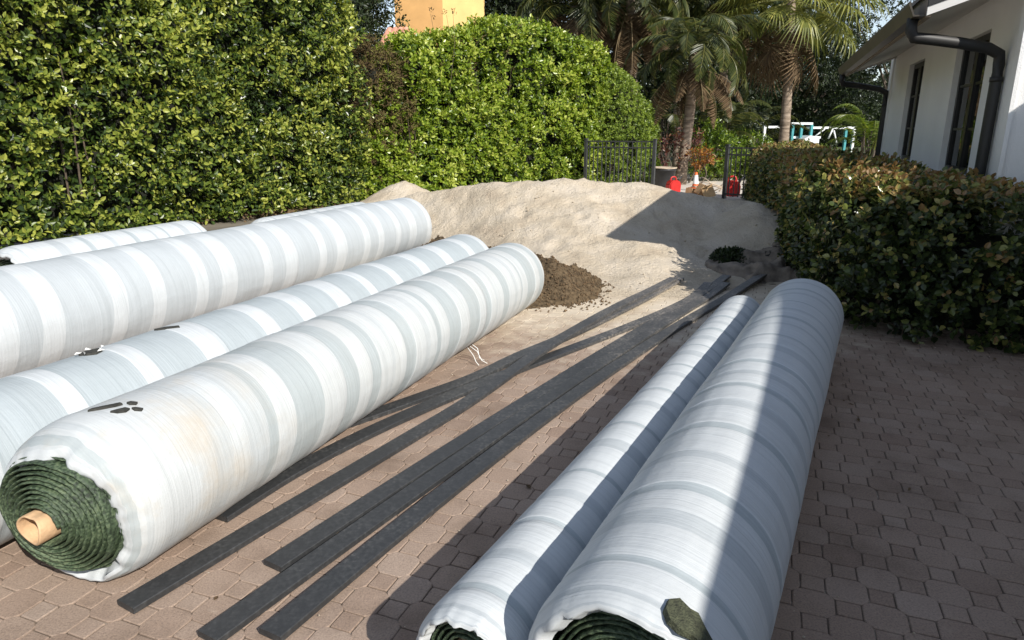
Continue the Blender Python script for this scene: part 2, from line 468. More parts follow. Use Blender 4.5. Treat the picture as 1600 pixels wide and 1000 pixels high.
M['soil'] = simple("soil", (.095, .068, .04), .95, var=.6, scale=30, bump=1.0, bscale=70, spec=.15)
M['mulch'] = simple("mulch", (.12, .08, .045), .95, var=.6, scale=40, spec=.2)
M['ground'] = simple("ground_soil", (.16, .135, .10), .95, var=.3, scale=1.5, bump=.6, bscale=12)
M['lawn'] = simple("lawn", (.055, .075, .02), .95, var=.4, scale=3, bump=.6, bscale=25)
M['deck'] = simple("pale_deck", (.56, .50, .43), .8, var=.1, scale=3, bump=.3, bscale=40)

# strip plastic with pale scuffs
m, nt, b = new_mat("strip_plastic")
tc = N(nt, "ShaderNodeTexCoord")
n1 = N(nt, "ShaderNodeTexNoise"); n1.inputs["Scale"].default_value = 1.6; n1.inputs["Detail"].default_value = 9; n1.inputs["Roughness"].default_value = .72
nt.links.new(tc.outputs["Object"], n1.inputs["Vector"])
n2 = N(nt, "ShaderNodeTexNoise"); n2.inputs["Scale"].default_value = 55; n2.inputs["Detail"].default_value = 5
nt.links.new(tc.outputs["Object"], n2.inputs["Vector"])
mu = N(nt, "ShaderNodeMath", operation='MULTIPLY'); nt.links.new(n1.outputs["Fac"], mu.inputs[0]); nt.links.new(n2.outputs["Fac"], mu.inputs[1])
geo = N(nt, "ShaderNodeNewGeometry"); sx = N(nt, "ShaderNodeSeparateXYZ"); nt.links.new(geo.outputs["Position"], sx.inputs[0])
mr = N(nt, "ShaderNodeMapRange"); mr.inputs["From Min"].default_value = 3.2; mr.inputs["From Max"].default_value = 6.6; mr.inputs["To Max"].default_value = .20
nt.links.new(sx.outputs["Y"], mr.inputs["Value"])
ad = N(nt, "ShaderNodeMath", operation='ADD'); nt.links.new(mu.outputs[0], ad.inputs[0]); nt.links.new(mr.outputs[0], ad.inputs[1])
r1 = ramp(nt, [(.20, (.027, .028, .029)), (.31, (.041, .042, .043)), (.40, (.072, .071, .069)), (.52, (.17, .155, .14)), (.66, (.44, .37, .29))])
nt.links.new(ad.outputs[0], r1.inputs["Fac"]); nt.links.new(r1.outputs["Color"], b.inputs["Base Color"])
b.inputs["Roughness"].default_value = .5
bp = N(nt, "ShaderNodeBump"); bp.inputs["Strength"].default_value = .3; bp.inputs["Distance"].default_value = .003
nt.links.new(n2.outputs["Fac"], bp.inputs["Height"]); nt.links.new(bp.outputs["Normal"], b.inputs["Normal"])
M['strip'] = m

# dirty fabric
M['fabric'] = simple("dirty_fabric", (.20, .165, .13), .9, var=.45, scale=9, bump=.8, bscale=30)


# ------------------------------------------------------------------ foliage helpers
def unit(a):
    return a / np.maximum(np.linalg.norm(a, axis=1, keepdims=True), 1e-9)


def leaves_mesh(name, P, A, Nn, L, Wd, tint, fold=.25, mats=None):
    """P base (n,3), A axis, Nn face normal, L length, Wd width -> folded six point leaves"""
    A = unit(A); Bx = unit(np.cross(A, Nn)); Nn = unit(np.cross(Bx, A))
    n = len(P); L = L[:, None]; Wd = Wd[:, None] * .5
    up = Nn * Wd * fold
    droop = Nn * L * -.10
    V = np.stack([P,
                  P + A * L * .33 + Bx * Wd + up, P + A * L * .70 + Bx * Wd * .85 + up + droop * .5,
                  P + A * L + droop,
                  P + A * L * .70 - Bx * Wd * .85 + up + droop * .5, P + A * L * .33 - Bx * Wd + up], 1).reshape(-1, 3)
    i = np.arange(n)[:, None] * 6
    Q = np.concatenate([i + np.array([[0, 1, 2, 3]]), i + np.array([[0, 3, 4, 5]])], 0)
    return np_mesh(name, V, faces4=Q, attrs={'tint': np.repeat(tint, 6)})


def sprigs(C, D, k, length, leaf_l, leaf_w, tint, spread=1.0, tvar=.22, lvar=.3):
    """k leaves round each sprig axis; C centres, D axis dirs"""
    n = len(C)
    D = unit(D)
    ref = RNG.normal(size=(n, 3))
    X = unit(np.cross(D, ref)); Y = np.cross(D, X)
    Ps, As, Ns, Ts, Ls = [], [], [], [], []
    for j in range(k):
        a = j * 2.4 + RNG.uniform(-.5, .5, n)
        rad = X * np.cos(a)[:, None] + Y * np.sin(a)[:, None]
        t = (j + .5) / k
        Ps.append(C + D * (length * t) + rad * .008)
        ax = unit(rad * spread + D * (.35 + .9 * t) + RNG.normal(size=(n, 3)) * .22)
        As.append(ax)
        Ns.append(unit(D - ax * np.sum(D * ax, 1, keepdims=True) + RNG.normal(size=(n, 3)) * .25))
        Ts.append(np.clip(tint + RNG.normal(0, tvar, n) + (t - .5) * .25, 0, 1))
        Ls.append(leaf_l * (1 - .25 * abs(t - .45)) * RNG.uniform(1 - lvar, 1 + lvar, n))
    P = np.concatenate(Ps); Ls = np.concatenate(Ls)
    return P, np.concatenate(As), np.concatenate(Ns), Ls, Ls * (leaf_w / leaf_l) * RNG.uniform(.85, 1.15, len(Ls)), np.concatenate(Ts)


def vnoise(P, scale, seed=0.0):
    """smooth value noise, vectorised (n,3)->(n,) in -1..1"""
    Q = P * scale + seed
    i = np.floor(Q).astype(np.int64); f = Q - i
    f = f * f * (3 - 2 * f)
    def h(ix, iy, iz):
        v = (ix * 374761393 + iy * 668265263 + iz * 2147483647 + 1013) & 0x7fffffff
        v = ((v ^ (v >> 13)) * 1274126177) & 0x7fffffff
        return ((v ^ (v >> 16)) & 0xffff) / 32767.5 - 1
    out = 0
    for dx in (0, 1):
        for dy in (0, 1):
            for dz in (0, 1):
                w = (f[:, 0] if dx else 1 - f[:, 0]) * (f[:, 1] if dy else 1 - f[:, 1]) * (f[:, 2] if dz else 1 - f[:, 2])
                out = out + w * h(i[:, 0] + dx, i[:, 1] + dy, i[:, 2] + dz)
    return out


def leaf_proto(name, mat, l, w, tints):
    out = []
    for t in tints:
        me = leaves_mesh(name, np.zeros((1, 3)), np.array([[0, 1., 0]]), np.array([[0, 0, 1.]]), np.array([l]), np.array([w]), np.array([t]))
        me.materials.append(mat); out.append(me)
    return out


def place_leaves(parent, protos, P, A, Nn, scale):
    A = unit(A); Bx = unit(np.cross(A, Nn)); Nn = unit(np.cross(Bx, A))
    for i in range(len(P)):
        o = bpy.data.objects.new("leaf", protos[i % len(protos)])
        COL.objects.link(o); o.parent = parent
        Mx = Matrix(((Bx[i, 0], A[i, 0], Nn[i, 0]), (Bx[i, 1], A[i, 1], Nn[i, 1]), (Bx[i, 2], A[i, 2], Nn[i, 2])))
        o.matrix_local = Matrix.Translation(Vector(P[i])) @ Mx.to_4x4() @ Matrix.Scale(float(scale[i]), 4)


def at_px(x, D, z=0.0): return (x - 800) / 1066 * (D * .9638 - (z - CAM_H) * .2667)


# ================================================================== GROUND
gm = np.array([[-400, -60, -.03], [400, -60, -.03], [400, 700, -.03], [-400, 700, -.03]], float)
g = link("ground", np_mesh("ground", gm, faces4=[[0, 1, 2, 3]]), M['ground']); g["kind"] = "structure"

# driveway bed + pavers
P_ = .115; SQ = .085; GAP = .0023
ca, sa_ = math.cos(A_L), math.sin(A_L)
drive = empty("driveway", (0, 0, 0), -A_L); drive["kind"] = "structure"
bed = MB(); bed.box(-7.0, 6.0, -4.0, 15.5, -.05, -.006)
bd = bed.build("joint_bed", M['joint'], drive)


def octagon():
    a = P_ - SQ / 2 - GAP; h = SQ / 2
    mdx = P_ - SQ / 2 - GAP
    pts = []
    for q in range(4):
        c, s = [(1, 0), (0, 1), (-1, 0), (0, -1)][q]
        for (x, y) in ((mdx, -h + GAP), (mdx, h - GAP), (mdx - (mdx - h) * .30, h + (mdx - h) * .55)):
            pts.append((x * c - y * s, x * s + y * c))
    return pts


def square():
    h = SQ / 2 - GAP
    k = h * .92
    return [(h, -k), (h, k), (k, h), (-k, h), (-h, k), (-h, -k), (-k, -h), (k, -h)]


OCT, SQR = octagon(), square()


def paver_arrays(pts, zj, tint, tilt):
    """top face ring, bevel ring, skirt"""
    n = len(pts); cen = np.mean(pts, 0)
    p = np.array(pts)
    inner = p * (1 - .0036 / np.maximum(np.linalg.norm(p, axis=1, keepdims=True), 1e-6))
    def z(q, dz): return np.concatenate([q, (dz + zj + q[:, :1] * tilt[0] + q[:, 1:] * tilt[1])], 1)
    V = np.concatenate([z(inner, 0), z(p, -.0026), z(p, -.03)], 0)
    return V


def paver_mesh(pts, tint):
    V = paver_arrays(pts, 0, tint, (0, 0))
    n = len(pts); bm = bmesh.new()
    vs = [bm.verts.new(v) for v in V]
    bm.faces.new(vs[:n])
    for r in range(2):
        for i in range(n):
            j = (i + 1) % n
            bm.faces.new((vs[r * n + i], vs[(r + 1) * n + i], vs[(r + 1) * n + j], vs[r * n + j]))
    me = bpy.data.meshes.new("paver"); bm.to_mesh(me); bm.free()
    at = me.attributes.new("tint", 'FLOAT', 'POINT')
    at.data.foreach_set("value", np.full(len(V), tint, np.float32))
    me.materials.append(M['paver'])
    return me


oct_m = [paver_mesh(OCT, t) for t in np.linspace(.05, .95, 9)]
sqr_m = [paver_mesh(SQR, t) for t in np.linspace(.05, .95, 9)]
cells = []
pitch = R(15.47)
for i in range(-60, 52):
    for j in range(-30, 132):
        u, s = i * P_ + .02, j * P_ + .03
        if not (-6.9 < u < 5.9 and -3.9 < s < 15.3): continue
        x, y = u * ca + s * sa_, -u * sa_ + s * ca
        f = y * math.cos(pitch) + CAM_H * math.sin(pitch)
        up = y * math.sin(pitch) - CAM_H * math.cos(pitch)
        vis = f > .2 and abs(x / f) < .80 and -.52 < up / f
        cells.append((0 if vis else 1, x * x + y * y, u, s, (i + j) % 2 == 0, f, x, y))


def hidden(x, y):   # under the rolls or the pile: not in view
    u, s = x * ca - y * sa_, x * sa_ + y * ca
    if -3.2 < u < -1.98 and s < 6.6: return True
    ur, sr = x * math.cos(A_R) - y * math.sin(A_R), x * math.sin(A_R) + y * math.cos(A_R)
    if -1.0 < ur < -.14 and 1.1 < sr < 5.8: return True
    return False


cells.sort(key=lambda c: (c[0], 1 if hidden(c[6], c[7]) else 0, c[1]))
rp = random.Random(3)
rest = {True: [], False: []}
for k, (v, d, u, s, isoct, f, x, y) in enumerate(cells):
    zj = rp.uniform(-.0014, .0014); ti = (rp.uniform(-.015, .015), rp.uniform(-.015, .015)); rot = rp.uniform(-.02, .02)
    t = min(8, max(0, int(rp.gauss(4, 1.5) + .5)))
    if k < 299:
        o = bpy.data.objects.new("paver", (oct_m if isoct else sqr_m)[t])
        COL.objects.link(o); o.parent = drive
        o.location = (u, s, zj); o.rotation_euler = (ti[1], -ti[0], rot + (PI / 2 * rp.randrange(4)))
    else:
        rest[isoct].append((u, s, zj, ti, t / 8))
VV, Q4, TT = [], [], []
base = 0
T3 = []
for isoct, pts in ((True, OCT), (False, SQR)):
    n = len(pts)
    for (u, s, zj, ti, t) in rest[isoct]:
        V = paver_arrays(pts, zj, t, ti); V[:, 0] += u; V[:, 1] += s
        c = V[:n].mean(0, keepdims=True)
        VV.append(np.concatenate([V, c])); TT.append(np.full(3 * n + 1, t))
        idx = np.arange(n); nx = (idx + 1) % n
        T3.append(np.stack([base + idx, base + nx, np.full(n, base + 3 * n)], 1))
        for r in range(2):
            Q4.append(np.stack([base + r * n + idx, base + (r + 1) * n + idx, base + (r + 1) * n + nx, base + r * n + nx], 1))
        base += 3 * n + 1
me = np_mesh("pavers", np.concatenate(VV), faces4=np.concatenate(Q4), faces3=np.concatenate(T3), attrs={'tint': np.concatenate(TT)})
link("far_pavers", me, M['paver'], drive, "stuff")

# pale back deck, lawn beyond
dk = MB(); dk.box(1.8, 14, 15.6, 27, -.05, .0); dko = dk.build("back_deck", M['deck']); dko["kind"] = "structure"
lw = MB(); lw.box(-60, 80, 27.2, 200, -.05, -.01); lo = lw.build("lawn", M['lawn']); lo["kind"] = "structure"

# ================================================================== HOUSE
hx, hy = W(1.8, 6.75, A_H)
house = empty("house", (hx, hy, 0), -A_H, "white stucco house with black gutters and downspouts behind the dark hedge", "house")
U0, S0 = 1.8, 6.75       # local x = u-1.8, local y = s-6.75
WT = .2


def hl(u, s): return u - U0, s - S0


wins = [(7.78 - S0, 9.02 - S0, 1.20, 2.52), (10.76 - S0, 11.85 - S0, 1.22, 2.54)]
wl = MB()
ys = [0, wins[0][0], wins[0][1], wins[1][0], wins[1][1], 6.75]
TOP = 2.84
for k in range(5):
    if k in (1, 3):
        w = wins[0] if k == 1 else wins[1]
        wl.box(0, WT, ys[k], ys[k + 1], 0, w[2]); wl.box(0, WT, ys[k], ys[k + 1], w[3], TOP)
    else:
        wl.box(0, WT, ys[k], ys[k + 1], 0, TOP)
bmesh.ops.remove_doubles(wl.bm, verts=wl.bm.verts, dist=.0005)
wl.build("wall", M['stucco'], house)
SL = .35
for y0, y1 in ((.0, .2), (6.55, 6.75)):      # gable end wall near, and far one
    ge = MB(); ge.prism([(WT, y0, 0), (6.5, y0, 0), (6.5, y0, TOP), (3.35, y0, TOP + 3.35 * SL * .98), (WT, y0, TOP)], (0, y1 - y0, 0))
    ge.build("gable_wall", M['stucco'], house)
for y0, y1 in ((-.03, .10), (6.5, 6.76)):
    tr = MB(); tr.box(-.03, 0, y0, y1, 0, TOP - .02); tr.build("corner_trim", M['stucco'], house)
# soffit + roof slab: slope rises from eave (u=1.1) inwards
eu = 1.1 - U0
rz0 = 2.56
RY0, RY1 = -.05, 6.45
rf = MB()
for sgn in (1,):
    rf.prism([(eu, RY0, rz0 + .03), (3.35, RY0, rz0 + .03 + (3.35 - eu) * SL), (3.35, RY0, rz0 + .12 + (3.35 - eu) * SL), (eu - .03, RY0, rz0 + .11)], (0, RY1 - RY0, 0))
    rf.prism([(3.352, RY0, rz0 + .03 + (3.35 - eu) * SL), (7.4, RY0, rz0 + .03), (7.43, RY0, rz0 + .11), (3.352, RY0, rz0 + .12 + (3.35 - eu) * SL)], (0, RY1 - RY0, 0))
roof = rf.build("roof", M['roof_tile'], house)
tl = MB()      # the visible eave course of tiles, lapped
for k in range(46):
    yk = RY0 + k * (RY1 - RY0) / 46
    for q in range(3):
        x0 = eu - .05 + q * .33
        zz = rz0 + .125 + (x0 - eu) * SL
        tl.prism([(x0, yk + .004, zz - .005), (x0 + .38, yk + .004, zz + .38 * SL - .005), (x0 + .38, yk + .004, zz + .38 * SL + .012), (x0, yk + .004, zz + .03)], (0, (RY1 - RY0) / 46 - .008, 0))
tl.build("roof_tiles", M['roof_tile'], roof, "stuff")
sf = MB()
sf.prism([(eu + .02, RY0 + .01, rz0 - .012), (.0, RY0 + .01, rz0 - .012 - eu * SL), (.0, RY0 + .01, rz0 + .026 - eu * SL), (eu + .02, RY0 + .01, rz0 + .026)], (0, RY1 - RY0 - .02, 0))
sf.build("soffit", M['soffit'], house)
fa = MB()
fa.box(eu - .022, eu + .018, RY0, RY1, rz0 - .06, rz0 + .10)
fa.build("fascia", M['fascia'], house)
for y0 in (RY0 - .03, RY1 + .002):
    rk = MB(); rk.prism([(eu - .02, y0, rz0 - .05), (3.35, y0, rz0 - .05 + (3.35 - eu) * SL), (3.35, y0, rz0 + .015 + (3.35 - eu) * SL), (eu - .02, y0, rz0 + .015)], (0, .028, 0)); rk.build("rake_board", M['soffit'], house)
    rk = MB(); rk.prism([(eu - .02, y0 - .012, rz0 + .017), (3.35, y0 - .012, rz0 + .017 + (3.35 - eu) * SL), (3.35, y0 - .012, rz0 + .13 + (3.35 - eu) * SL), (eu - .02, y0 - .012, rz0 + .13)], (0, .044, 0)); rk.build("drip_edge", M['gutter'], house)
gt = MB()
gx = eu - .025
gt.prism([(gx, RY0, rz0 - .05), (gx - .085, RY0, rz0 - .05), (gx - .125, RY0, rz0 + .04), (gx - .125, RY0, rz0 + .065), (gx - .112, RY0, rz0 + .065), (gx - .112, RY0, rz0 + .045), (gx - .078, RY0, rz0 - .038), (gx, RY0, rz0 - .038)], (0, RY1 - RY0, 0))
gt.build("gutter", M['gutter_brown'], house)


def downspout(y_out, y_wall):
    d = MB()
    o = Vector((gx - .06, y_out, rz0 - .04))
    w = Vector((-.055, y_wall, 2.26))
    pts = [o, o + Vector((0, 0, -.10)), o + Vector((.03, .01, -.15)), o.lerp(w, .25) + Vector((0, 0, -.10)), o.lerp(w, .55) + Vector((0, 0, -.05)), o.lerp(w, .85) + Vector((0, 0, -.01)),
           w + Vector((-.01, 0, -.02)), w + Vector((0, 0, -.10)), w + Vector((0, 0, -.22)), Vector((w.x, w.y, 1.2)), Vector((w.x, w.y, .1))]
    d.tube(pts, .046, seg=12, squash=(1.0, 1.0))
    d.tube([Vector((w.x, w.y, 2.02)), Vector((w.x, w.y, 2.06))], .051, 12)
    d.build("downspout", M['gutter'], house)


downspout(.12, .38)
downspout(6.25, 6.62)
for (y0, y1, z0, z1) in wins:
    wf = MB()
    fx0, fx1 = .06, .12
    for a, b_, c, d in ((y0, y0 + .06, z0, z1), (y1 - .06, y1, z0, z1)):
        wf.box(fx0, fx1, a, b_, c, d)
    wf.box(fx0, fx1, y0 + .06, y1 - .06, z0, z0 + .06); wf.box(fx0, fx1, y0 + .06, y1 - .06, z1 - .06, z1)
    wfo = wf.build("window", M['frame_black'], house)
    mu_ = MB(); ym = (y0 + y1) / 2
    mu_.box(fx0 - .005, fx1 - .01, ym - .045, ym + .045, z0 + .06, z1 - .06)
    mu_.build("mullion", M['frame_black'], wfo)
    for q in (1, 2):
        zq = z0 + (z1 - z0) * q / 3
        for ya, yb in ((y0 + .06, ym - .045), (ym + .045, y1 - .06)):
            mn = MB(); mn.box(fx0 + .01, fx1 - .036, ya, yb, zq - .012, zq + .012); mn.build("muntin", M['frame_black'], wfo)
    
    for a, b_ in ((y0 + .06, ym - .045), (ym + .045, y1 - .06)):
        pn = MB(); pn.box(.085, .091, a, b_, z0 + .06, z1 - .06); pn.build("pane", M['glass'], wfo)
    sl = MB(); sl.box(-.03, .055, y0 - .002, y1 + .002, z0 - .05, z0 + .005); sl.build("sill", M['stucco'], wfo)
cu = MB()
for k in range(14):
    y = wins[0][1] - .30 + k * .016
    cu.box(.26 + .02 * math.sin(k * 1.4), .275 + .02 * math.sin(k * 1.4), y, y + .0165, 1.1, 2.6)
cu.build("curtain", M['curtain'], house)
rm = MB(); rm.box(.9, .95, .3, 6.4, 0, 2.7); rm.box(.25, .9, .3, 6.4, 2.62, 2.66); rm.build("room_back", M['room'], house)
# main body of the house nearer the camera (to the right, outside the picture): its eave shades the driveway
mu0 = 2.61 - U0
mw = MB()
mw.box(mu0 + .6, mu0 + .8, -14.5, -.02, 0, 2.62); mw.box(mu0 + .8, 9, -14.5, -14.3, 0, 2.62)
mw.build("wall", M['stucco'], house)
mr_ = MB()
SHR = .05                         # unseen roof and gutter skewed to set the slant of their shade edge
me0 = mu0 - 8.7 * SHR
mr_.prism([(me0, -14.9, 2.60), (5.6, -14.9, 2.60 + (5.6 - me0) * SL), (9.6, -14.9, 2.60), (9.6, -14.9, 2.50), (5.6, -14.9, 2.49 + (5.6 - me0) * SL), (me0, -14.9, 2.50)], (14.86 * SHR, 14.86, 0))
mr_.build("roof", M['roof_tile'], house)
mg = MB(); mg.prism([(me0 - .11, -14.9, 2.47), (me0 - .002, -14.9, 2.47), (me0 - .002, -14.9, 2.58), (me0 - .11, -14.9, 2.58)], (14.86 * SHR, 14.86, 0)); mg.build("gutter", M['gutter'], house)

# ================================================================== TURF ROLLS
def spiral_mesh(Rm, r0, pitch, seed, depth=.10, cone=.05, lean=0.0):
    rr = random.Random(seed)
    turns = (Rm - r0) / pitch
    st = 72
    r0 = r0 + pitch * (seed * .37 % 1)
    n = int(turns * st)
    V, Q = [], []
    for i in range(n + 1):
        th = i / st * 2 * PI
        r = r0 + pitch * i / st
        c, s = math.cos(th), math.sin(th)
        nz = noise.noise(Vector((c * r * 9, s * r * 9, seed))) * .35 + noise.noise(Vector((c * 2.1, s * 2.1, i / st * .7 + seed))) * .35
        r += nz * pitch * .75
        ax = noise.noise(Vector((c * 14 * r, s * 14 * r, seed + i / st))) * .006 + noise.noise(Vector((i / st * 1.7, seed, 0))) * .010 + noise.noise(Vector((c * 60 * r, s * 60 * r, i / st))) * .004
        t = pitch * .58
        ax += (r - r0) * cone + lean * (c * .8 - s * .35) * min(1, r / Rm) + max(0, r - .86 * Rm) * 1.6
        for dr, dy in ((0, depth + ax), (0, .012 + ax), (t * .35, .002 + ax), (t * .8, ax), (t, .010 + ax), (t, depth + ax)):
            V.append(((r + dr) * c, dy, (r + dr) * s))
    for i in range(n):
        for k in range(5):
            a = i * 6 + k
            Q.append((a, a + 1, a + 7, a + 6))
    return np_mesh("turf_layers", V, faces4=Q, smooth=True)


def make_bands(L, style, seed):
    """list of (y0, y1, mat) along the roll, mat 0 white 1 grey 2 pale"""
    rr = random.Random(seed); y = 0; out = []
    k = 0
    while y < L:
        if style == 'A':     # nearest left roll: white and grey about even, pale hoops between
            w, mt = ((.045, 1), (.13, 0), (.20, 1), (.15, 0), (.16, 1), (.12, 0), (.10, 1), (.10, 0), (.045, 2), (.13, 0), (.11, 1), (.13, 0), (.06, 2), (.09, 0))[(k - 4) % 14]; w *= rr.uniform(.85, 1.15)
            if k < 4: w, mt = ((.40, 0), (.09, 2), (.10, 0), (.12, 2))[k]
        elif style == 'B':   # wide grey, narrow white
            w, mt = ((rr.uniform(.22, .32), 1), (rr.uniform(.09, .15), 0))[k % 2]
        elif style == 'C':   # faint
            w, mt = ((rr.uniform(.18, .3), 2), (rr.uniform(.07, .14), 0), (rr.uniform(.14, .22), 2), (rr.uniform(.12, .2), 0), (rr.uniform(.05, .1), 2))[k % 5]
        else:                # pale roll with narrow grey hoops
            w, mt = ((rr.uniform(.10, .20), 0), (rr.uniform(.03, .06), 1), (rr.uniform(.12, .22), 0), (rr.uniform(.05, .09), 2))[k % 4]
        out.append((y, min(L, y + w), mt)); y += w; k += 1
    return out


def turf_roll(label, u, s0, s1, r, a, style, seed, clean=False, ro=.8, cone=.05, rim_right=0.0, low_hang=.05, tilt=.05, SH=.17, push=0.0, fill=.85):
    L = s1 - s0
    x, y = W(u, s0, a)
    t = empty("turf_roll", (x, y, 0), -a, label, "turf roll", "plastic wrapped turf rolls on the driveway")
    bands = make_bands(L, style, seed)
    # rows: near shoulder, body, far shoulder
    rows = []
    nsh = 26
    body = sorted(set([SH + .001] + [b[0] for b in bands if SH < b[0] < L - .1] + [b[0] + .004 for b in bands if SH < b[0] < L - .1] + list(np.arange(SH, L - .08, .03))))
    body = [body[0]] + [q for p_, q in zip(body, body[1:]) if q - p_ > .0015]
    nseg = 120
    th = np.linspace(0, 2 * PI, nseg, endpoint=False)     # 0 = right, pi/2 = top
    ct, stn = np.cos(th), np.sin(th)
    ns = np.array([noise.noise(Vector((c * 1.4, s * 1.4, seed * 3.1))) for c, s in zip(ct, stn)])
    ns2 = np.array([noise.noise(Vector((c * 5, s * 5, seed * 1.7))) for c, s in zip(ct, stn)])
    ns3 = np.array([noise.noise(Vector((c * 16, s * 16, seed * 2.7))) for c, s in zip(ct, stn)])
    # opening radius of the film at the near end; it hangs wide open at the bottom
    low = np.clip(-stn, 0, 1) ** 1.5
    rop = r * (ro + .05 * ns + ( .03 * ns2 + .012 * ns3) + (1.0 - ro) * .55 * low)
    yr = .015 * ns2 + .005 * ns3 - low_hang * low + .006 * np.sin(th * 5 + ns * 9 + ns2 * 3) * np.clip(ct + .2, 0, 1) + rim_right * (ct * .8 - stn * .35)
    V = []
    matrow = []
    for tt, dy, k in ((0, .035, -.10), (0, .012, -.035), (0, .0, 0.0)):
        rad = rop * (1 + k); V.append(np.stack([rad * ct, yr + dy, r + rad * stn], 1)); matrow.append(3)
    for i in range(1, nsh + 1):
        tt = i / nsh
        sh = math.sin(tt * PI / 2); yy = SH * (1 - math.cos(tt * PI / 2))
        wr = (1 - tt) * (.004 * np.sin(th * 23 + ns * 9) + .005 * ns3 + .008 * ns2 + .0045 * np.sin(tt * 30 + ns * 5 + ns2 * 2) * np.clip(ct + .35, 0, 1))
        rad = rop + (r - rop) * sh + wr * (1 - sh * .5) * .7
        V.append(np.stack([rad * ct, yr * (1 - tt) + yy, r + rad * stn], 1)); matrow.append(3 if tt < .26 else (2 if tt < .34 else (1 if tt < .52 and not clean else (0 if tt < .62 else (2 if tt < .74 else 0)))))
    for yv in body[1:]:
        bi = next((b for b in bands if b[0] <= yv < b[1]), bands[-1])
        matrow.append(bi[2])
        tw = tilt
        q = np.stack([ct * 1.1, np.full(nseg, yv * 1.3), stn * 1.1], 1)
        wob = vnoise(q, 1.0, seed * 7.3) * .014 + vnoise(q, 3.1, seed * 2.3) * .006 + vnoise(q * np.array([1, .35, 1]), 9.0, seed) * .003
        step = {0: .0, 1: -.0022, 2: -.001}[bi[2]]
        fall = min(1.0, (L - yv) / .25)
        rad = r * (1 + wob) + step
        ed = min(1, (yv - SH) / .2, (L - .08 - yv) / .2)
        V.append(np.stack([rad * ct, yv + tw * stn * ed + tw * .6 * ct * ed, r + rad * stn], 1))
    for i in range(1, 8):
        tt = i / 7
        rad = r * (1 - .34 * (1 - math.cos(tt * PI / 2))) * (1 + .01 * ns3 * tt)
        V.append(np.stack([rad * ct, np.full(nseg, L - .08 + .11 * math.sin(tt * PI / 2)) + .008 * ns2, r + rad * stn], 1)); matrow.append(0)
    for k, dy in ((.45, .02), (.12, .03)):
        V.append(np.stack([r * k * ct, np.full(nseg, L + dy) - .02 + .01 * ns2, r + r * k * stn], 1)); matrow.append(2)
    nr = len(V)
    V = np.concatenate(V, 0)
    V[:, 2] = np.where(V[:, 2] < .006, .006 + (V[:, 2] - .006) * .08, V[:, 2])
    i = np.arange(nseg); j = (i + 1) % nseg
    Q, MI = [], []
    for k in range(nr - 1):
        Q.append(np.stack([k * nseg + i, k * nseg + j, (k + 1) * nseg + j, (k + 1) * nseg + i], 1)); MI += [matrow[k + 1]] * nseg
    c_ = "_clean" if clean else ""
    me = np_mesh("film_wrap", V, faces4=np.concatenate(Q), smooth=True, mat_idx=MI)
    link("film_wrap", me, [M['film_white' + c_], M['film_grey' + c_], M['film_pale' + c_], M['film_edge']], t)
    # layers of turf showing in the open end
    sp = link("turf_layers", spiral_mesh(r * fill, .056, .0165, seed, .14, cone, rim_right), M['turf'], t)
    sp.location = (0, .045 - push, r - .004); 
    bk = MB(); bk.lathe([(0.0, 0), (r * .95, 0)], 32); bko = bk.build("backing_disc", M['tear'], t)  # near-black disc: shade between the turf layers put into its colour
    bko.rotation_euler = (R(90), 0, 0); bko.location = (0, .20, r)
    # cardboard core, a little crushed
    cb = bmesh.new()
    prof = [(.050, .25), (.050, -.012), (.0515, -.018), (.056, -.018), (.0575, -.012), (.0575, .12)]
    rings = []
    for (rr_, yy) in prof:
        ring = []
        for k in range(40):
            an = 2 * PI * k / 40
            sq = 1 - .16 * math.exp(-((an - 1.0) / .35) ** 2)
            ring.append(cb.verts.new((rr_ * math.cos(an) * sq, yy + .006 * math.sin(an * 2), rr_ * math.sin(an) * sq)))
        rings.append(ring)
    for p0, p1 in zip(rings, rings[1:]):
        for k in range(40):
            f = cb.faces.new((p0[k], p0[(k + 1) % 40], p1[(k + 1) % 40], p1[k])); f.smooth = True
    mc = bpy.data.meshes.new("core_tube"); cb.to_mesh(mc); cb.free()
    co = link("core_tube", mc, M['core'], t); co.location = (-.012, .035 - push, r - .008); co.rotation_euler = (0, R(-25), 0)
    return t


def tear_patch(roll, r, pts, mat, name="torn_hole", off=.0035):
    """pts: (y along roll, angle in degrees: 0 right, 90 top) outline of a hole, laid on the roll's skin with thickness"""
    bm = bmesh.new()
    c = (sum(p[0] for p in pts) / len(pts), sum(p[1] for p in pts) / len(pts))
    def at(y, an, o): return Vector(((r + o) * math.cos(R(an)), y, r + (r + o) * math.sin(R(an))))
    top = [bm.verts.new(at(y, an, off)) for y, an in pts]; low = [bm.verts.new(at(y + (y - c[0]) * .06, an + (an - c[1]) * .06, -.012)) for y, an in pts]
    mid = bm.verts.new(at(c[0], c[1], off))
    n = len(pts)
    for i in range(n):
        j = (i + 1) % n
        bm.faces.new((mid, top[i], top[j])); bm.faces.new((top[i], low[i], low[j], top[j]))
    bmesh.ops.recalc_face_normals(bm, faces=bm.faces)
    me = bpy.data.meshes.new(name); bm.to_mesh(me); bm.free()
    return link(name, me, mat, roll)


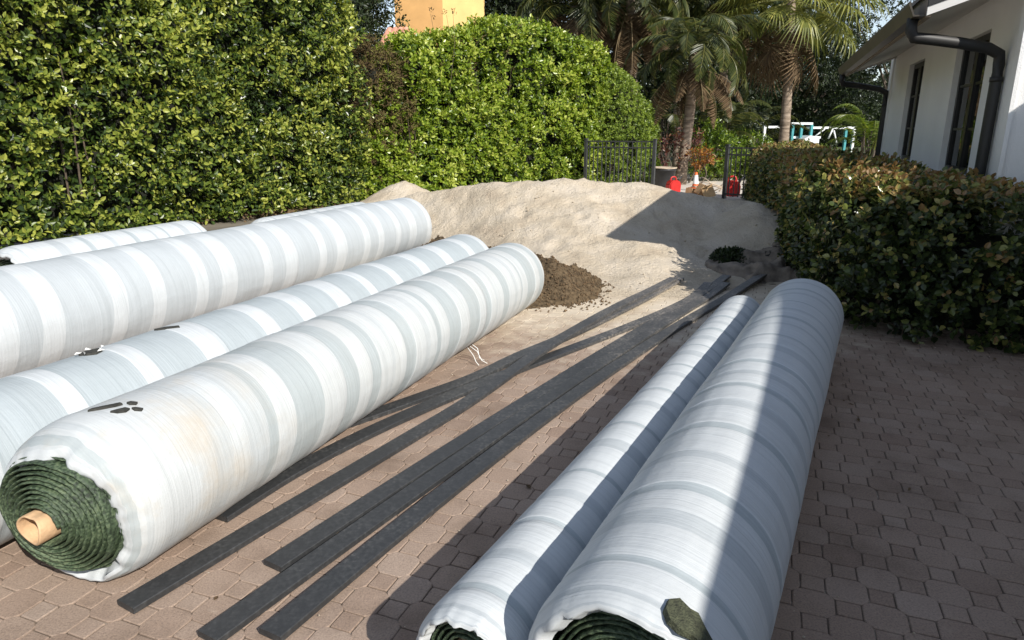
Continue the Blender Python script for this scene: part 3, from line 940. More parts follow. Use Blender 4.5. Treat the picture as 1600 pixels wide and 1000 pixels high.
def fray(roll, r, cy, ca_, n, seed, ry=.05, ra=7):
    """white film flaps standing round a hole"""
    rr = random.Random(seed); mb = MB()
    for k in range(n):
        an = 2 * PI * k / n + rr.uniform(-.2, .2)
        y0, a0 = cy + ry * math.cos(an), ca_ + ra * math.sin(an)
        y1, a1 = cy + ry * 1.7 * math.cos(an + .3) , ca_ + ra * 1.7 * math.sin(an + .3)
        def at(y, a, o): return ((r + o) * math.cos(R(a)), y, r + (r + o) * math.sin(R(a)))
        mb.poly([at(y0, a0, .003), at(y0 + .012, a0 + 1.5, .003), at((y0 + y1) / 2, (a0 + a1) / 2 + 1, .012 + rr.uniform(0, .006)), at(y1, a1, .006)])
    return mb.build("frayed_film", M['thread'], roll, "stuff")


L1 = turf_roll("front left turf roll with green spiral end, cardboard core and black marks on top", -2.26, 1.42, 5.88, .316, A_L, 'A', 1, ro=.71, cone=.30, rim_right=.055, low_hang=-.01, SH=.17, push=.125, fill=.77)
L2 = turf_roll("second turf roll at left, wide grey bands and two dark tears on top", -2.90, 1.0, 6.22, .316, A_L, 'B', 2, clean=True)
L3 = turf_roll("thickest left turf roll, faintly banded, between the torn one and the hedge", -4.66, 1.6, 8.12, .385, A_L, 'C', 3, clean=True)
L4 = turf_roll("short turf roll nearest the tall hedge at far left", -6.10, 3.75, 5.82, .335, A_L, 'D', 4, clean=True)
L5 = turf_roll("turf roll mostly hidden behind the thickest left one, only its top showing", -5.86, 6.6, 8.85, .30, A_L, 'D', 5, clean=True)
RB = turf_roll("thick turf roll on the right, half shaded, ragged torn film at near end", -.392, 1.30, 5.45, .285, A_R, 'D', 6, clean=True, ro=.86, tilt=.03, SH=.11)
RS = turf_roll("thin turf roll lying along the left side of the thick right one", -.853, 1.31, 5.62, .177, A_R, 'D', 7, clean=True, ro=.84, tilt=.02, SH=.10)

# printed / torn black marks on the front left roll
for pts in ([(.135, 94), (.155, 94.5), (.232, 86), (.230, 83.5), (.205, 85)], [(.165, 80.5), (.188, 79.5), (.215, 78), (.221, 75), (.200, 74), (.176, 76.5)],
            [(.229, 75.0), (.240, 74), (.255, 70), (.243, 69), (.227, 72)], [(.246, 83), (.260, 82), (.270, 78), (.258, 77), (.244, 80)]):
    tear_patch(L1, .317, [(y + .04, a_) for y, a_ in pts], M['tear'], "black_mark", .006)
tear_patch(L2, .318, [(1.05, 95), (1.10, 97), (1.145, 93), (1.13, 86), (1.09, 84), (1.06, 88)], M['tear'])
fray(L2, .318, 1.095, 91, 5, 3, .045, 5)
tear_patch(L2, .318, [(1.485, 99), (1.53, 94), (1.575, 86), (1.565, 83), (1.52, 89), (1.487, 95)], M['tear'])
tear_patch(RB, .288, [(.015, 70), (.04, 73.5), (.075, 74), (.098, 70), (.088, 64), (.094, 60), (.072, 55), (.05, 47), (.028, 44), (.012, 50), (.02, 58), (.008, 64)], M['tear_turf'])

# loose threads at the foot of L1
th_ = MB()
for k, (y, dx, dz) in enumerate(((2.82, .06, .0), (2.86, .10, .02), (2.90, .05, .03))):
    th_.tube([(.27, y, .12), (.29 + dx * .3, y + .015, .06 + dz), (.30 + dx * .7, y - .02, .03), (.31 + dx, y + .02 * k - .03, .008)], .003, 5)
th_.build("loose_thread", M['thread'], L1, "stuff")

# ---- height of the sand, needed by what lies on it
def heightfield(name, x0, x1, y0, y1, step, fn, mat, skirt=-.02, cull=.0):
    nx = int((x1 - x0) / step) + 1; ny = int((y1 - y0) / step) + 1
    X, Y = np.meshgrid(np.linspace(x0, x1, nx), np.linspace(y0, y1, ny))
    Z = fn(X.ravel(), Y.ravel())
    V = np.stack([X.ravel(), Y.ravel(), Z], 1)
    idx = np.arange(nx * ny).reshape(ny, nx)
    Q = np.stack([idx[:-1, :-1].ravel(), idx[:-1, 1:].ravel(), idx[1:, 1:].ravel(), idx[1:, :-1].ravel()], 1)
    keep = (Z[Q] > skirt).any(1)
    Q = Q[keep]
    used = np.unique(Q); remap = -np.ones(len(V), int); remap[used] = np.arange(len(used))
    return np_mesh(name, V[used], faces4=remap[Q], smooth=True)


def seg_d(x, y, a, b_, sy_front, sy_back, sx=1.0):
    ax, ay = a; bx, by = b_
    dx, dy = bx - ax, by - ay; LL = dx * dx + dy * dy + 1e-9
    t = np.clip(((x - ax) * dx + (y - ay) * dy) / LL, 0, 1)
    ex, ey = x - (ax + t * dx), y - (ay + t * dy)
    ey = np.where(ey < 0, ey / sy_front, ey / sy_back)
    return np.sqrt((ex / sx) ** 2 + ey ** 2), t


_r = random.Random(12)
DENTS = [(_r.uniform(-1.5, 3.6), _r.uniform(6.6, 10.6), _r.uniform(.07, .20), _r.uniform(.012, .04)) for _ in range(46)]


def sand_h(x, y):
    P3 = np.stack([x, y, np.zeros_like(x)], 1)
    crest = np.interp(x, [-3.4, -2.6, -1.6, -1.0, -.4, 0, .6, 1.4, 1.95, 2.4, 3.0, 3.8, 4.4, 5.4], [0, .35, .66, .76, .90, .935, .935, .925, .86, .78, .71, .58, .44, .0])
    Yc = np.interp(x, [-3, -1.6, 0, 2, 4], [11.6, 11.0, 10.5, 10.3, 10.1]) + .15 * vnoise(P3, .8, 3)
    toe = np.interp(x, [-3.4, -1.5, -.6, 0, .6, 1.4, 2.2, 3, 4.2, 5.4], [10.0, 8.9, 7.9, 6.7, 6.15, 6.15, 6.7, 7.2, 7.6, 8.5]) + .30 * vnoise(P3, 1.1, 9) + .15 * vnoise(P3, 2.6, 2)
    d = Yc - y
    t = np.where(d > 0, d / np.maximum(Yc - toe, .5), -d / 2.6)
    base = 1.05 - np.sqrt(t * t + .0025)
    p = np.sign(base) * np.abs(base) ** 2.0
    gl = 1 + .05 * vnoise(P3 * np.array([1, .35, 1]), 2.0, 4)
    h = crest * p * gl
    def cone(cx, cy, hh, rr, pw=1.15):
        q = 1 - np.hypot(x - cx, y - cy) / rr * (1 + .18 * vnoise(P3, 1.7, 7))
        return np.where(q > 0, hh * np.abs(q) ** pw, -.05)
    h = np.maximum(h, cone(3.35, 9.5, .70, 1.9)); h = np.maximum(h, cone(-1.95, 12.6, .78, 1.8))
    near = np.clip(h * 5 + .15, 0, 1)
    h = h + (vnoise(P3, 1.3, 15) * .016 + vnoise(P3, 2.6, 5) * .014 + vnoise(P3, 6.5, 1) * .013 + vnoise(P3 * np.array([1, .5, 1]), 15, 4) * .012 + vnoise(P3, 36, 4) * .007) * near
    for (dx, dy, dr, dd) in DENTS:
        q = np.hypot(x - dx, (y - dy) * .8) / dr
        h = h + near * (-dd * np.exp(-q * q * 2.2) + dd * .45 * np.exp(-((q - 1.15) / .35) ** 2))
    return np.clip(h - .016 + .010 * vnoise(P3, 4, 12), -.03, 2)


# ================================================================== PLASTIC STRIPS
def catmull(pts, n=8):
    out = []
    P = [Vector(p) for p in pts]
    P = [P[0] * 2 - P[1]] + P + [P[-1] * 2 - P[-2]]
    for i in range(1, len(P) - 2):
        for k in range(n):
            t = k / n
            a, b_, c, d = P[i - 1], P[i], P[i + 1], P[i + 2]
            out.append(.5 * ((2 * b_) + (c - a) * t + (2 * a - 5 * b_ + 4 * c - d) * t * t + (3 * b_ - a - 3 * c + d) * t ** 3))
    out.append(P[-2].copy())
    return out


def strip(label, pts, zs, wid=.096, th=.024, cut=0.0):
    p = catmull([(x, y, z) for (x, y), z in zip(pts, zs)])
    for q in p:
        q.z = max(q.z, float(sand_h(np.array([q.x]), np.array([q.y]))[0]) + .003)
    bm = bmesh.new(); rings = []
    o = p[0].copy()
    for i, q in enumerate(p):
        d = (p[min(i + 1, len(p) - 1)] - p[max(i - 1, 0)]); d.z = 0; d.normalize()
        nrm = Vector((d.y, -d.x, 0))
        hw = wid / 2; e = .003
        z0 = q.z; 
        lean = cut if i == 0 else 0
        prof = [(-hw, 0), (-hw, th - e), (-hw + e, th), (hw - e, th), (hw, th - e), (hw, 0)]
        rings.append([bm.verts.new(q - o + nrm * a + d * (lean * a) + Vector((0, 0, z))) for a, z in prof])
    for a, b_ in zip(rings, rings[1:]):
        for k in range(6):
            bm.faces.new((a[k], a[(k + 1) % 6], b_[(k + 1) % 6], b_[k]))
    bm.faces.new(rings[0]); bm.faces.new(list(reversed(rings[-1])))
    bmesh.ops.recalc_face_normals(bm, faces=bm.faces)
    me = bpy.data.meshes.new("plastic_strip"); bm.to_mesh(me); bm.free()
    ob = link("plastic_strip", me, M['strip']); ob.location = o
    return tag(ob, label, "plastic strip", "black plastic edging strips on the driveway")


strip("black strip emerging highest from under the front left roll, farthest left of the strips", [(-1.36, 3.2), (-0.917, 3.624), (-0.575, 3.986), (-0.254, 4.349), (0.045, 4.712), (0.325, 5.074), (0.588, 5.436), (0.837, 5.799), (1.078, 6.162), (1.317, 6.524), (1.562, 6.886), (1.821, 7.249)], [0.003, 0.003, 0.003, 0.003, 0.031, 0.031, 0.031, 0.031, 0.031, 0.031, 0.044, 0.0694])
strip("black strip tucked beneath the front left roll, joining a bundle midway", [(-1.262, 2.606), (-1.069, 3.019), (-0.813, 3.433), (-0.51, 3.846), (-0.172, 4.26), (0.188, 4.673), (0.557, 5.087), (0.922, 5.5), (1.271, 5.914), (1.593, 6.327), (1.875, 6.741), (2.105, 7.154)], [0.0045, 0.0045, 0.0045, 0.0045, 0.0045, 0.0045, 0.0045, 0.0045, 0.0045, 0.0045, 0.0074, 0.0363])
strip("black strip with its near end closest to the front left roll's green end", [(-1.351, 2.031), (-1.081, 2.497), (-0.81, 2.962), (-0.54, 3.428), (-0.276, 3.894), (-0.015, 4.36), (0.244, 4.825), (0.505, 5.291), (0.775, 5.757), (1.062, 6.223), (1.376, 6.688), (1.731, 7.154)], [0.006, 0.006, 0.006, 0.006, 0.006, 0.031, 0.057, 0.057, 0.057, 0.057, 0.057, 0.0888])
strip("shortest near end of the strips, squared off between the single strip and the close pair", [(-0.918, 2.268), (-0.636, 2.739), (-0.35, 3.21), (-0.06, 3.68), (0.233, 4.151), (0.53, 4.622), (0.831, 5.093), (1.135, 5.564), (1.443, 6.035), (1.754, 6.505), (2.069, 6.976), (2.388, 7.447)], [0.003, 0.003, 0.003, 0.003, 0.003, 0.003, 0.003, 0.003, 0.003, 0.003, 0.0223, 0.0553])
strip("left one of the two close black strips with the nearest ends", [(-0.999, 1.878), (-0.724, 2.358), (-0.445, 2.837), (-0.16, 3.317), (0.129, 3.797), (0.423, 4.276), (0.723, 4.756), (1.027, 5.235), (1.336, 5.715), (1.65, 6.195), (1.969, 6.674), (2.293, 7.154)], [0.0048, 0.0048, 0.0048, 0.0048, 0.0048, 0.0048, 0.0048, 0.0048, 0.0048, 0.0048, 0.0048, 0.0366])
strip("right one of the two close black strips, greyest with dust, nearest the thin right roll", [(-0.798, 1.89), (-0.527, 2.408), (-0.244, 2.925), (0.052, 3.443), (0.36, 3.961), (0.681, 4.479), (1.015, 4.996), (1.361, 5.514), (1.72, 6.032), (2.091, 6.55), (2.475, 7.067), (2.872, 7.585)], [0.0066, 0.0066, 0.0066, 0.0066, 0.0066, 0.0066, 0.0066, 0.0066, 0.0066, 0.0066, 0.0323, 0.0685])

# ================================================================== SAND, SOIL
me = heightfield("sand_pile", -4.5, 6.0, 5.2, 15.0, .045, sand_h, M['sand'], -.004)
sp_ = link("sand_pile", me, M['sand'])
tag(sp_, "large pale sand pile heaped across the driveway in front of the gate, partly in shadow", "sand pile")


def soil_h(x, y):
    P3 = np.stack([x, y, np.zeros_like(x)], 1)
    d, t = seg_d(x, y, (-.95, 8.45), (.42, 6.92), .66, .55, .52)
    d = d * (1 + .3 * vnoise(P3, 2.5, 2))
    b_ = np.maximum(sand_h(x, y), 0)
    h = .36 * np.clip(1 - d, -.1, 1) ** 1.0 + vnoise(P3, 9, 6) * .03 + vnoise(P3, 24, 6) * .018
    return np.where(d < 1.05, b_ * .75 + h - .015, -.05)


me = heightfield("soil_pile", -1.8, 1.4, 6.0, 9.2, .025, soil_h, M['soil'], -.005)
so = link("soil_pile", me, M['soil'])
tag(so, "low heap of dark brown soil behind the far ends of the left rolls", "soil heap")
# clods and crumbs on it and scattered around its toe
n = 9500
ax = RNG.uniform(-1.6, 1.3, n); ay = RNG.uniform(6.1, 9.0, n)
d, t = seg_d(ax, ay, (-.95, 8.45), (.42, 6.92), .66, .55, .52)
k = (d < .95) | ((d < 1.25) & (RNG.uniform(size=n) < .3)); ax, ay = ax[k], ay[k]
az = np.maximum(np.maximum(soil_h(ax, ay), sand_h(ax, ay)), 0)
cl = np.array([[1, 0, 0], [-1, 0, 0], [0, 1, 0], [0, -1, 0], [0, 0, 1], [0, 0, -.6]], float)
tf = np.array([[0, 2, 4], [2, 1, 4], [1, 3, 4], [3, 0, 4], [2, 0, 5], [1, 2, 5], [3, 1, 5], [0, 3, 5]])
sz = RNG.uniform(.006, .019, len(ax)) * RNG.uniform(.6, 1, len(ax))
V = (cl[None] * RNG.uniform(.6, 1.3, (len(ax), 6, 1)) * sz[:, None, None] + np.stack([ax, ay, az + sz * .3], 1)[:, None]).reshape(-1, 3)
F = (tf[None] + np.arange(len(ax))[:, None, None] * 6).reshape(-1, 3)
link("soil_clods", np_mesh("soil_clods", V, faces3=F), M['mulch'], so, "stuff")

# lumps of caked sand rolled down the pile
n = 900
ax = RNG.uniform(-1.8, 4.0, n); ay = RNG.uniform(6.1, 10.6, n); az = sand_h(ax, ay)
k = (az > .0) & (vnoise(np.stack([ax, ay, az * 0], 1), 1.5, 8) > -.05); ax, ay, az = ax[k], ay[k], az[k]
sz = np.minimum(RNG.exponential(.006, len(ax)) + .004, .018)
V = (cl[None] * RNG.uniform(.6, 1.3, (len(ax), 6, 1)) * sz[:, None, None] + np.stack([ax, ay, az + sz * .3], 1)[:, None]).reshape(-1, 3)
F = (tf[None] + np.arange(len(ax))[:, None, None] * 6).reshape(-1, 3)
link("sand_lumps", np_mesh("sand_lumps", V, faces3=F), M['sand'], sp_, "stuff")

# grit and crumbs lying on the pavers
n = 1500
ax = RNG.uniform(-3.0, 5, n); ay = RNG.uniform(1.2, 7.5, n); sz = RNG.uniform(.002, .0055, n)
nn = vnoise(np.stack([ax, ay, ax * 0], 1), 1.1, 3) > -.1
ax, ay, sz = ax[nn], ay[nn], sz[nn]
V = (cl[None] * RNG.uniform(.6, 1.5, (len(ax), 6, 1)) * sz[:, None, None] + np.stack([ax, ay, .002 + sz * .4], 1)[:, None]).reshape(-1, 3)
F = (tf[None] + np.arange(len(ax))[:, None, None] * 6).reshape(-1, 3)
link("loose_grit", np_mesh("loose_grit", V, faces3=F), M['sand'], None, "stuff")["label"] = "pale grit scattered over the pavers"

n = 120
lx = np.concatenate([RNG.uniform(1.5, 4.6, 70), RNG.uniform(-1.5, 4, 50)]); ly = np.concatenate([RNG.uniform(3.2, 5.6, 70), RNG.uniform(1.6, 5, 50)])
Pq = (np.stack([lx, ly, RNG.uniform(.002, .012, n)], 1), RNG.normal(size=(n, 3)) * np.array([1, 1, .1]), RNG.normal(size=(n, 3)) * .25 + np.array([0, 0, 1]), RNG.uniform(.012, .045, n), RNG.uniform(.005, .02, n), RNG.uniform(.0, 1, n))
link("fallen_leaves", leaves_mesh("fallen_leaves", *Pq), M['leaf_palm_dry'], None, "stuff")["label"] = "scraps of dry leaf lying on the pavers"

# crumpled dirty fabric by the right hedge
def fab_h(x, y):
    P3 = np.stack([x, y, np.zeros_like(x)], 1)
    d = np.sqrt(((x - 3.0 + (y - 7.9) * -.15) / .72) ** 2 + ((y - 7.9) / .62) ** 2) * (1 + .28 * vnoise(P3, 2.0, 8))
    h = .24 * np.sqrt(np.clip(1.02 - d, 0, 1))
    fold = np.abs(vnoise(P3 * np.array([1.0, 2.2, 1]), 2.4, 4)) * .20 + np.abs(vnoise(P3, 7, 4)) * .07
    return np.where(d < 1.02, np.maximum(sand_h(x, y), 0) + .02 + h - fold, -.05)


me = heightfield("dirty_fabric", 1.9, 4.2, 7.3, 9.3, .025, fab_h, M['fabric'], -.01)
fb = link("dirty_fabric", me, M['fabric'])
tag(fb, "crumpled dirty ground fabric heaped by the foot of the dark hedge", "fabric")
for hxy in ((3.05, 8.05), (3.2, 8.2), (2.8, 7.7), (3.35, 7.9)):
    hm = MB(); r_ = random.Random(int(hxy[0] * 100)); pts = []
    for k in range(8):
        an = 2 * PI * k / 8; q = .03 * r_.uniform(.6, 1.3)
        x_, y_ = hxy[0] + q * 1.5 * math.cos(an), hxy[1] + q * math.sin(an)
        pts.append((x_, y_, float(fab_h(np.array([x_]), np.array([y_]))[0]) + .006))
    hm.poly(pts).build("torn_hole", M['tear'], fb)
# grassy sod scrap
n = 260
an = RNG.uniform(0, 2 * PI, n); rr_ = np.sqrt(RNG.uniform(0, 1, n))
C = np.stack([2.66 + .22 * rr_ * np.cos(an), 8.15 + .15 * rr_ * np.sin(an), .02 + .09 * (1 - rr_ ** 2)], 1)
C[:, 2] += np.maximum(sand_h(C[:, 0], C[:, 1]), 0)
Dd = np.stack([np.cos(an) * rr_, np.sin(an) * rr_, .6 + 0 * an], 1) + RNG.normal(size=(n, 3)) * .2
Pq = sprigs(C, Dd, 5, .05, .06, .022, np.full(n, .4))
ss = link("sod_clump", leaves_mesh("sod_clump", *Pq), M['leaf_tree'])
tag(ss, "small green weed clump on the heap where the black strips end", "weeds")

# ================================================================== HEDGES
def hedge(name, label, cat, path, hfun, thick, n, leaf_l, leaf_w, mat, tbase, seed, amp=.30, k=7, spr=.16, n_leaf_obj=0, tip_fn=None, back=False, face_only=True, dens_fn=None, top_round=.6, twigs=12):
    """path: ground polyline of the front face (outward normal = right of travel); hfun(t)->height at t in 0..1"""
    pts = [Vector((p[0], p[1], 0)) for p in path]
    ls = [0]
    for a, b_ in zip(pts, pts[1:]): ls.append(ls[-1] + (b_ - a).length)
    LT = ls[-1]
    P2 = np.array([[p.x, p.y] for p in pts])
    h = empty(name, ((pts[0] + pts[-1]) / 2), 0, label, cat)
    ox, oy = h.location.x, h.location.y

    def at(d):
        x = np.interp(d, ls, P2[:, 0]); y = np.interp(d, ls, P2[:, 1])
        e = .35
        tx = np.interp(np.clip(d + e, 0, LT), ls, P2[:, 0]) - np.interp(np.clip(d - e, 0, LT), ls, P2[:, 0])
        ty = np.interp(np.clip(d + e, 0, LT), ls, P2[:, 1]) - np.interp(np.clip(d - e, 0, LT), ls, P2[:, 1])
        l = np.hypot(tx, ty) + 1e-9
        return x, y, tx / l, ty / l

    # sample on the skin: face (v in 0..1 of height) then over the top
    d = RNG.uniform(0, LT, n)
    hh = hfun(d / LT)
    per = hh + thick * (1.0 if not back else 1.0)
    v = RNG.uniform(0, 1, n) * per
    x, y, tx, ty = at(d)
    nx, ny = ty, -tx
    onface = v < hh
    z = np.where(onface, v, hh)
    inn = np.where(onface, 0, v - hh)
    # rounded upper edge
    rr = top_round * np.minimum(1, hh)
    q = np.clip((z - (hh - rr)) / rr, 0, 1)
    inn = inn + np.where(onface, rr * (1 - np.sqrt(np.clip(1 - q * q, 0, 1))) * .6, rr * .6 * np.exp(-inn / rr))
    S = np.stack([x - nx * inn, y - ny * inn, z], 1)
    nrm = np.where(onface[:, None], np.stack([nx, ny, .25 + q * .9], 1), np.stack([nx * .3, ny * .3, np.ones(n)], 1))
    b1 = vnoise(S, .75, seed) ; b2 = vnoise(S, 1.9, seed + 5); b3 = vnoise(S, 4.6, seed + 2)
    bulge = amp * (.55 * b1 + .45 * b2 + .25 * b3)
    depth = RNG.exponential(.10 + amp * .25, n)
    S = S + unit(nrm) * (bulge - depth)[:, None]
    S[:, 2] = np.maximum(S[:, 2], .03)
    keep = np.ones(n, bool)
    if dens_fn is not None: keep &= RNG.uniform(size=n) < dens_fn(S, d / LT, z / hh)
    # ragged holes
    keep &= ~((vnoise(S, 2.3, seed + 11) < -.34) & (depth < .16))
    S, nrm, depth, d, z, hh, b2 = S[keep], nrm[keep], depth[keep], d[keep], z[keep], hh[keep], b2[keep]
    m_ = len(S)
    D = unit(nrm) + RNG.normal(size=(m_, 3)) * .45 + np.array([0, 0, .35])
    ti = tbase + .26 * b2 + .14 * RNG.normal(size=m_) + np.clip(.10 - depth, -.2, .1)  # tint drops with depth and in the hollows of the skin
    if tip_fn is not None: ti = tip_fn(S, ti, z / hh, depth)
    S = S - np.array([ox, oy, 0])
    Pq = list(sprigs(S, D, k, spr, leaf_l, leaf_w, ti))
    Pq[5] = np.clip(Pq[5], 0, .925 if mat is M['leaf_wild'] else 1)
    # the leaves that show largest become parts of their own
    if n_leaf_obj:
        wp = Pq[0] + np.array([ox, oy, 0])
        f = wp[:, 1]
        sc = np.where((f > 0) & (np.abs(wp[:, 0] / np.maximum(f, .1)) < .74) & (wp[:, 2] < CAM_H + .2 * f), Pq[3] / np.maximum(f, .3), 0)
        sc = sc * (np.tile(depth, k) < .03)
        top = np.argsort(-sc)[:n_leaf_obj * 6]
        top = RNG.choice(top, n_leaf_obj, replace=False)
        protos = leaf_proto("leaf", mat, 1.0, leaf_w / leaf_l, [max(0, tbase - .2), tbase, min(1, tbase + .15), min(.9, tbase + .3)])
        place_leaves(h, protos, Pq[0][top], Pq[1][top], Pq[2][top], Pq[3][top])
        msk = np.ones(len(Pq[0]), bool); msk[top] = False
        Pq = [a[msk] for a in Pq]
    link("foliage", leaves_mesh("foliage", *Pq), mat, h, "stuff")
    # near-black sheet behind the leaves: shade of the gaps put into its colour
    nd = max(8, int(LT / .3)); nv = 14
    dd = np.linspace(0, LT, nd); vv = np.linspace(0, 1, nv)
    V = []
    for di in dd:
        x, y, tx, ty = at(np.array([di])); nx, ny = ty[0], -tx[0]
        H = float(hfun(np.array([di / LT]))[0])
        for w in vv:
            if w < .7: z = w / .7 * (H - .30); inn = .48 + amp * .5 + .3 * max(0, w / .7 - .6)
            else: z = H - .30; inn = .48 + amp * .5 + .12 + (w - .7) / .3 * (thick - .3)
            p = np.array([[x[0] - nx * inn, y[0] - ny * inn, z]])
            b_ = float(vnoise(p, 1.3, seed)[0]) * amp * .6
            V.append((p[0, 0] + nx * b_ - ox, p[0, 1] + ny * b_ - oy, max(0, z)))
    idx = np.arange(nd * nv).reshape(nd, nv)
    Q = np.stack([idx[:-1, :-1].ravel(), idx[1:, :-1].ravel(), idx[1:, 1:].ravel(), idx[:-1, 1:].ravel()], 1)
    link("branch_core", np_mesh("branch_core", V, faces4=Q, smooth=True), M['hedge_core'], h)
    # stems
    st = MB(); r_ = random.Random(int(seed * 10))
    for i in range(twigs):
        di = r_.uniform(0, LT); x, y, tx, ty = at(np.array([di])); nx, ny = ty[0], -tx[0]
        H = float(hfun(np.array([di / LT]))[0])
        p0 = Vector((x[0] - nx * .35 - ox, y[0] - ny * .35 - oy, 0))
        p2 = p0 + Vector((nx * r_.uniform(-.5, .0) + ty[0] * 0 + r_.uniform(-.5, .5) * tx[0], ny * r_.uniform(-.5, .0) + r_.uniform(-.5, .5) * ty[0], H * r_.uniform(.5, .9)))
        p1 = p0.lerp(p2, .5) + Vector((r_.uniform(-.15, .15), r_.uniform(-.15, .15), .1))
        st.tube(catmull([p0, p1, p2], 4), [.02 - .0016 * q for q in range(9)], 5, cap=False)
    st.build("stem", M['twig'], h, "stuff")
    return h


def ip(xs, ys):
    return lambda t: np.interp(t, xs, ys)


# tall unclipped hedge on the left
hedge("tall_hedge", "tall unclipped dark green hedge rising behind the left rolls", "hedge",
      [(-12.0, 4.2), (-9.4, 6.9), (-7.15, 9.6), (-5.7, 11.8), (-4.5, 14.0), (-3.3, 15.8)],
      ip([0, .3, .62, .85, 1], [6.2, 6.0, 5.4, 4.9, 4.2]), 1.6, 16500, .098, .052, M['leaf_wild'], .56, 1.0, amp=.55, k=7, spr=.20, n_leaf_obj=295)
# clipped hedge in the middle
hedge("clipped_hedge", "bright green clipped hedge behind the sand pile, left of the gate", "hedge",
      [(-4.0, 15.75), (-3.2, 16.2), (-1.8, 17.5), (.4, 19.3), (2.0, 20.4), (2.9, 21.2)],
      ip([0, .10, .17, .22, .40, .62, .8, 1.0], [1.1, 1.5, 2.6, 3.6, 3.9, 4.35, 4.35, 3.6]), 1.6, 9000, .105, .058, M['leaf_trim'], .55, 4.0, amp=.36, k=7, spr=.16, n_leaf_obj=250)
# rounded shrub at the hedge's end
hedge("rounded_shrub", "rounded fine leaved shrub at the right end of the clipped hedge behind the gate", "shrub",
      [(2.3, 20.9), (3.2, 20.7), (4.1, 21.1), (4.6, 21.9), (4.5, 23.0)],
      ip([0, .3, .55, .8, 1], [3.55, 3.35, 2.75, 2.2, 2.0]), 1.3, 5200, .065, .032, M['leaf_round'], .62, 6.0, amp=.14, k=7, spr=.11, top_round=1.3)
# dead brown shrub between them
hedge("dead_shrub", "dead brown shrub standing between the tall hedge and the clipped hedge", "shrub",
      [(-4.0, 15.7), (-3.35, 15.95), (-2.7, 16.45), (-2.2, 17.1)],
      ip([0, .4, 1], [3.2, 3.65, 3.0]), .8, 1700, .075, .026, M['leaf_dead'], .5, 8.0, amp=.50, k=8, spr=.16, twigs=60, dens_fn=lambda S, t, zz: np.clip((S[:, 2] - .55) / 1.3, .08, 1) * np.clip(np.minimum(t, 1 - t) * 5 + .25, 0, 1))


# right hedge, along the house: runs toward the camera then turns to face it
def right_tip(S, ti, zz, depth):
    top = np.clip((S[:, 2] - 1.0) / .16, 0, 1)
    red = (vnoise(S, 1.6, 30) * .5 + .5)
    return np.where((depth < .12), ti + top * (.20 + .26 * red), ti)  # top leaves: reddish new growth plus sunlit paleness put into the tint


RH = [W(.1 - .50, 18.0, A_H), W(.02, 12.0, A_H), W(.38, 7.5, A_H), W(.52, 6.45, A_H), W(.82, 6.08, A_H), W(1.35, 5.97, A_H), W(2.35, 5.88, A_H), W(3.0, 5.86, A_H)]
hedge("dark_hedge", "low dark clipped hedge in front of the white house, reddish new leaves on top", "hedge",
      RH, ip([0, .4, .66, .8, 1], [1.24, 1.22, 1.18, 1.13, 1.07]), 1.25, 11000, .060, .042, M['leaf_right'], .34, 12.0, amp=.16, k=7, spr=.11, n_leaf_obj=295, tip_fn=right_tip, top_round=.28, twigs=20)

# leaf litter under the tall hedge
n = 2600
t = RNG.uniform(0, 1, n)
lx = -6.8 + 4.6 * t + RNG.normal(0, .35, n); ly = 12.6 + 3.4 * t + RNG.normal(0, .35, n)
Pq = (np.stack([lx, ly, RNG.uniform(.0, .10, n)], 1), RNG.normal(size=(n, 3)) * np.array([1, 1, .4]), RNG.normal(size=(n, 3)) * .5 + np.array([0, 0, 1]), RNG.uniform(.05, .12, n), RNG.uniform(.02, .05, n), RNG.uniform(.2, 1, n))
ll = link("leaf_litter", leaves_mesh("leaf_litter", *Pq), M['leaf_palm_dry'], None, "stuff")
ll["label"] = "dry brown leaf litter under the tall hedge"


# bare twigs over the clipped hedge
def bare_shrub(label, c, n, h, spread, seed):
    r_ = random.Random(seed)
    t = empty("leggy_shrub", c, 0, label, "shrub")
    mb = MB(); tips = []
    for i in range(n):
        a = r_.uniform(0, 2 * PI); p = Vector((r_.uniform(-.15, .15), r_.uniform(-.15, .15), 0))
        pts = [p.copy()]
        d = Vector((math.cos(a) * spread, math.sin(a) * spread, 1)).normalized()
        L_ = h * r_.uniform(.6, 1)
        for q in range(6):
            d = (d + Vector((r_.uniform(-.2, .2), r_.uniform(-.2, .2), r_.uniform(-.05, .12)))).normalized()
            p = p + d * L_ / 6; pts.append(p.copy())
            if q > 1: tips.append((p.copy(), d.copy()))
        mb.tube(pts, [.016 - .002 * q for q in range(7)], 5, cap=False)
    mb.build("stem", M['twig'], t, "stuff")
    C = np.array([p for p, _ in tips for _ in range(3)]) + RNG.normal(size=(len(tips) * 3, 3)) * .05
    D = np.array([d for _, d in tips for _ in range(3)]) + RNG.normal(size=(len(tips) * 3, 3)) * .5
    link("foliage", leaves_mesh("foliage", *sprigs(C, D, 4, .10, .07, .025, np.full(len(C), .5))), M['leaf_dead'], t, "stuff")


bare_shrub("leggy brown twigs rising above the clipped hedge before the orange wall", (-2.05, 18.35, 0), 14, 4.9, .16, 3)
bare_shrub("thin twiggy growth over the clipped hedge by the right corner of the orange wall", (-1.0, 19.2, 0), 9, 4.8, .14, 6)

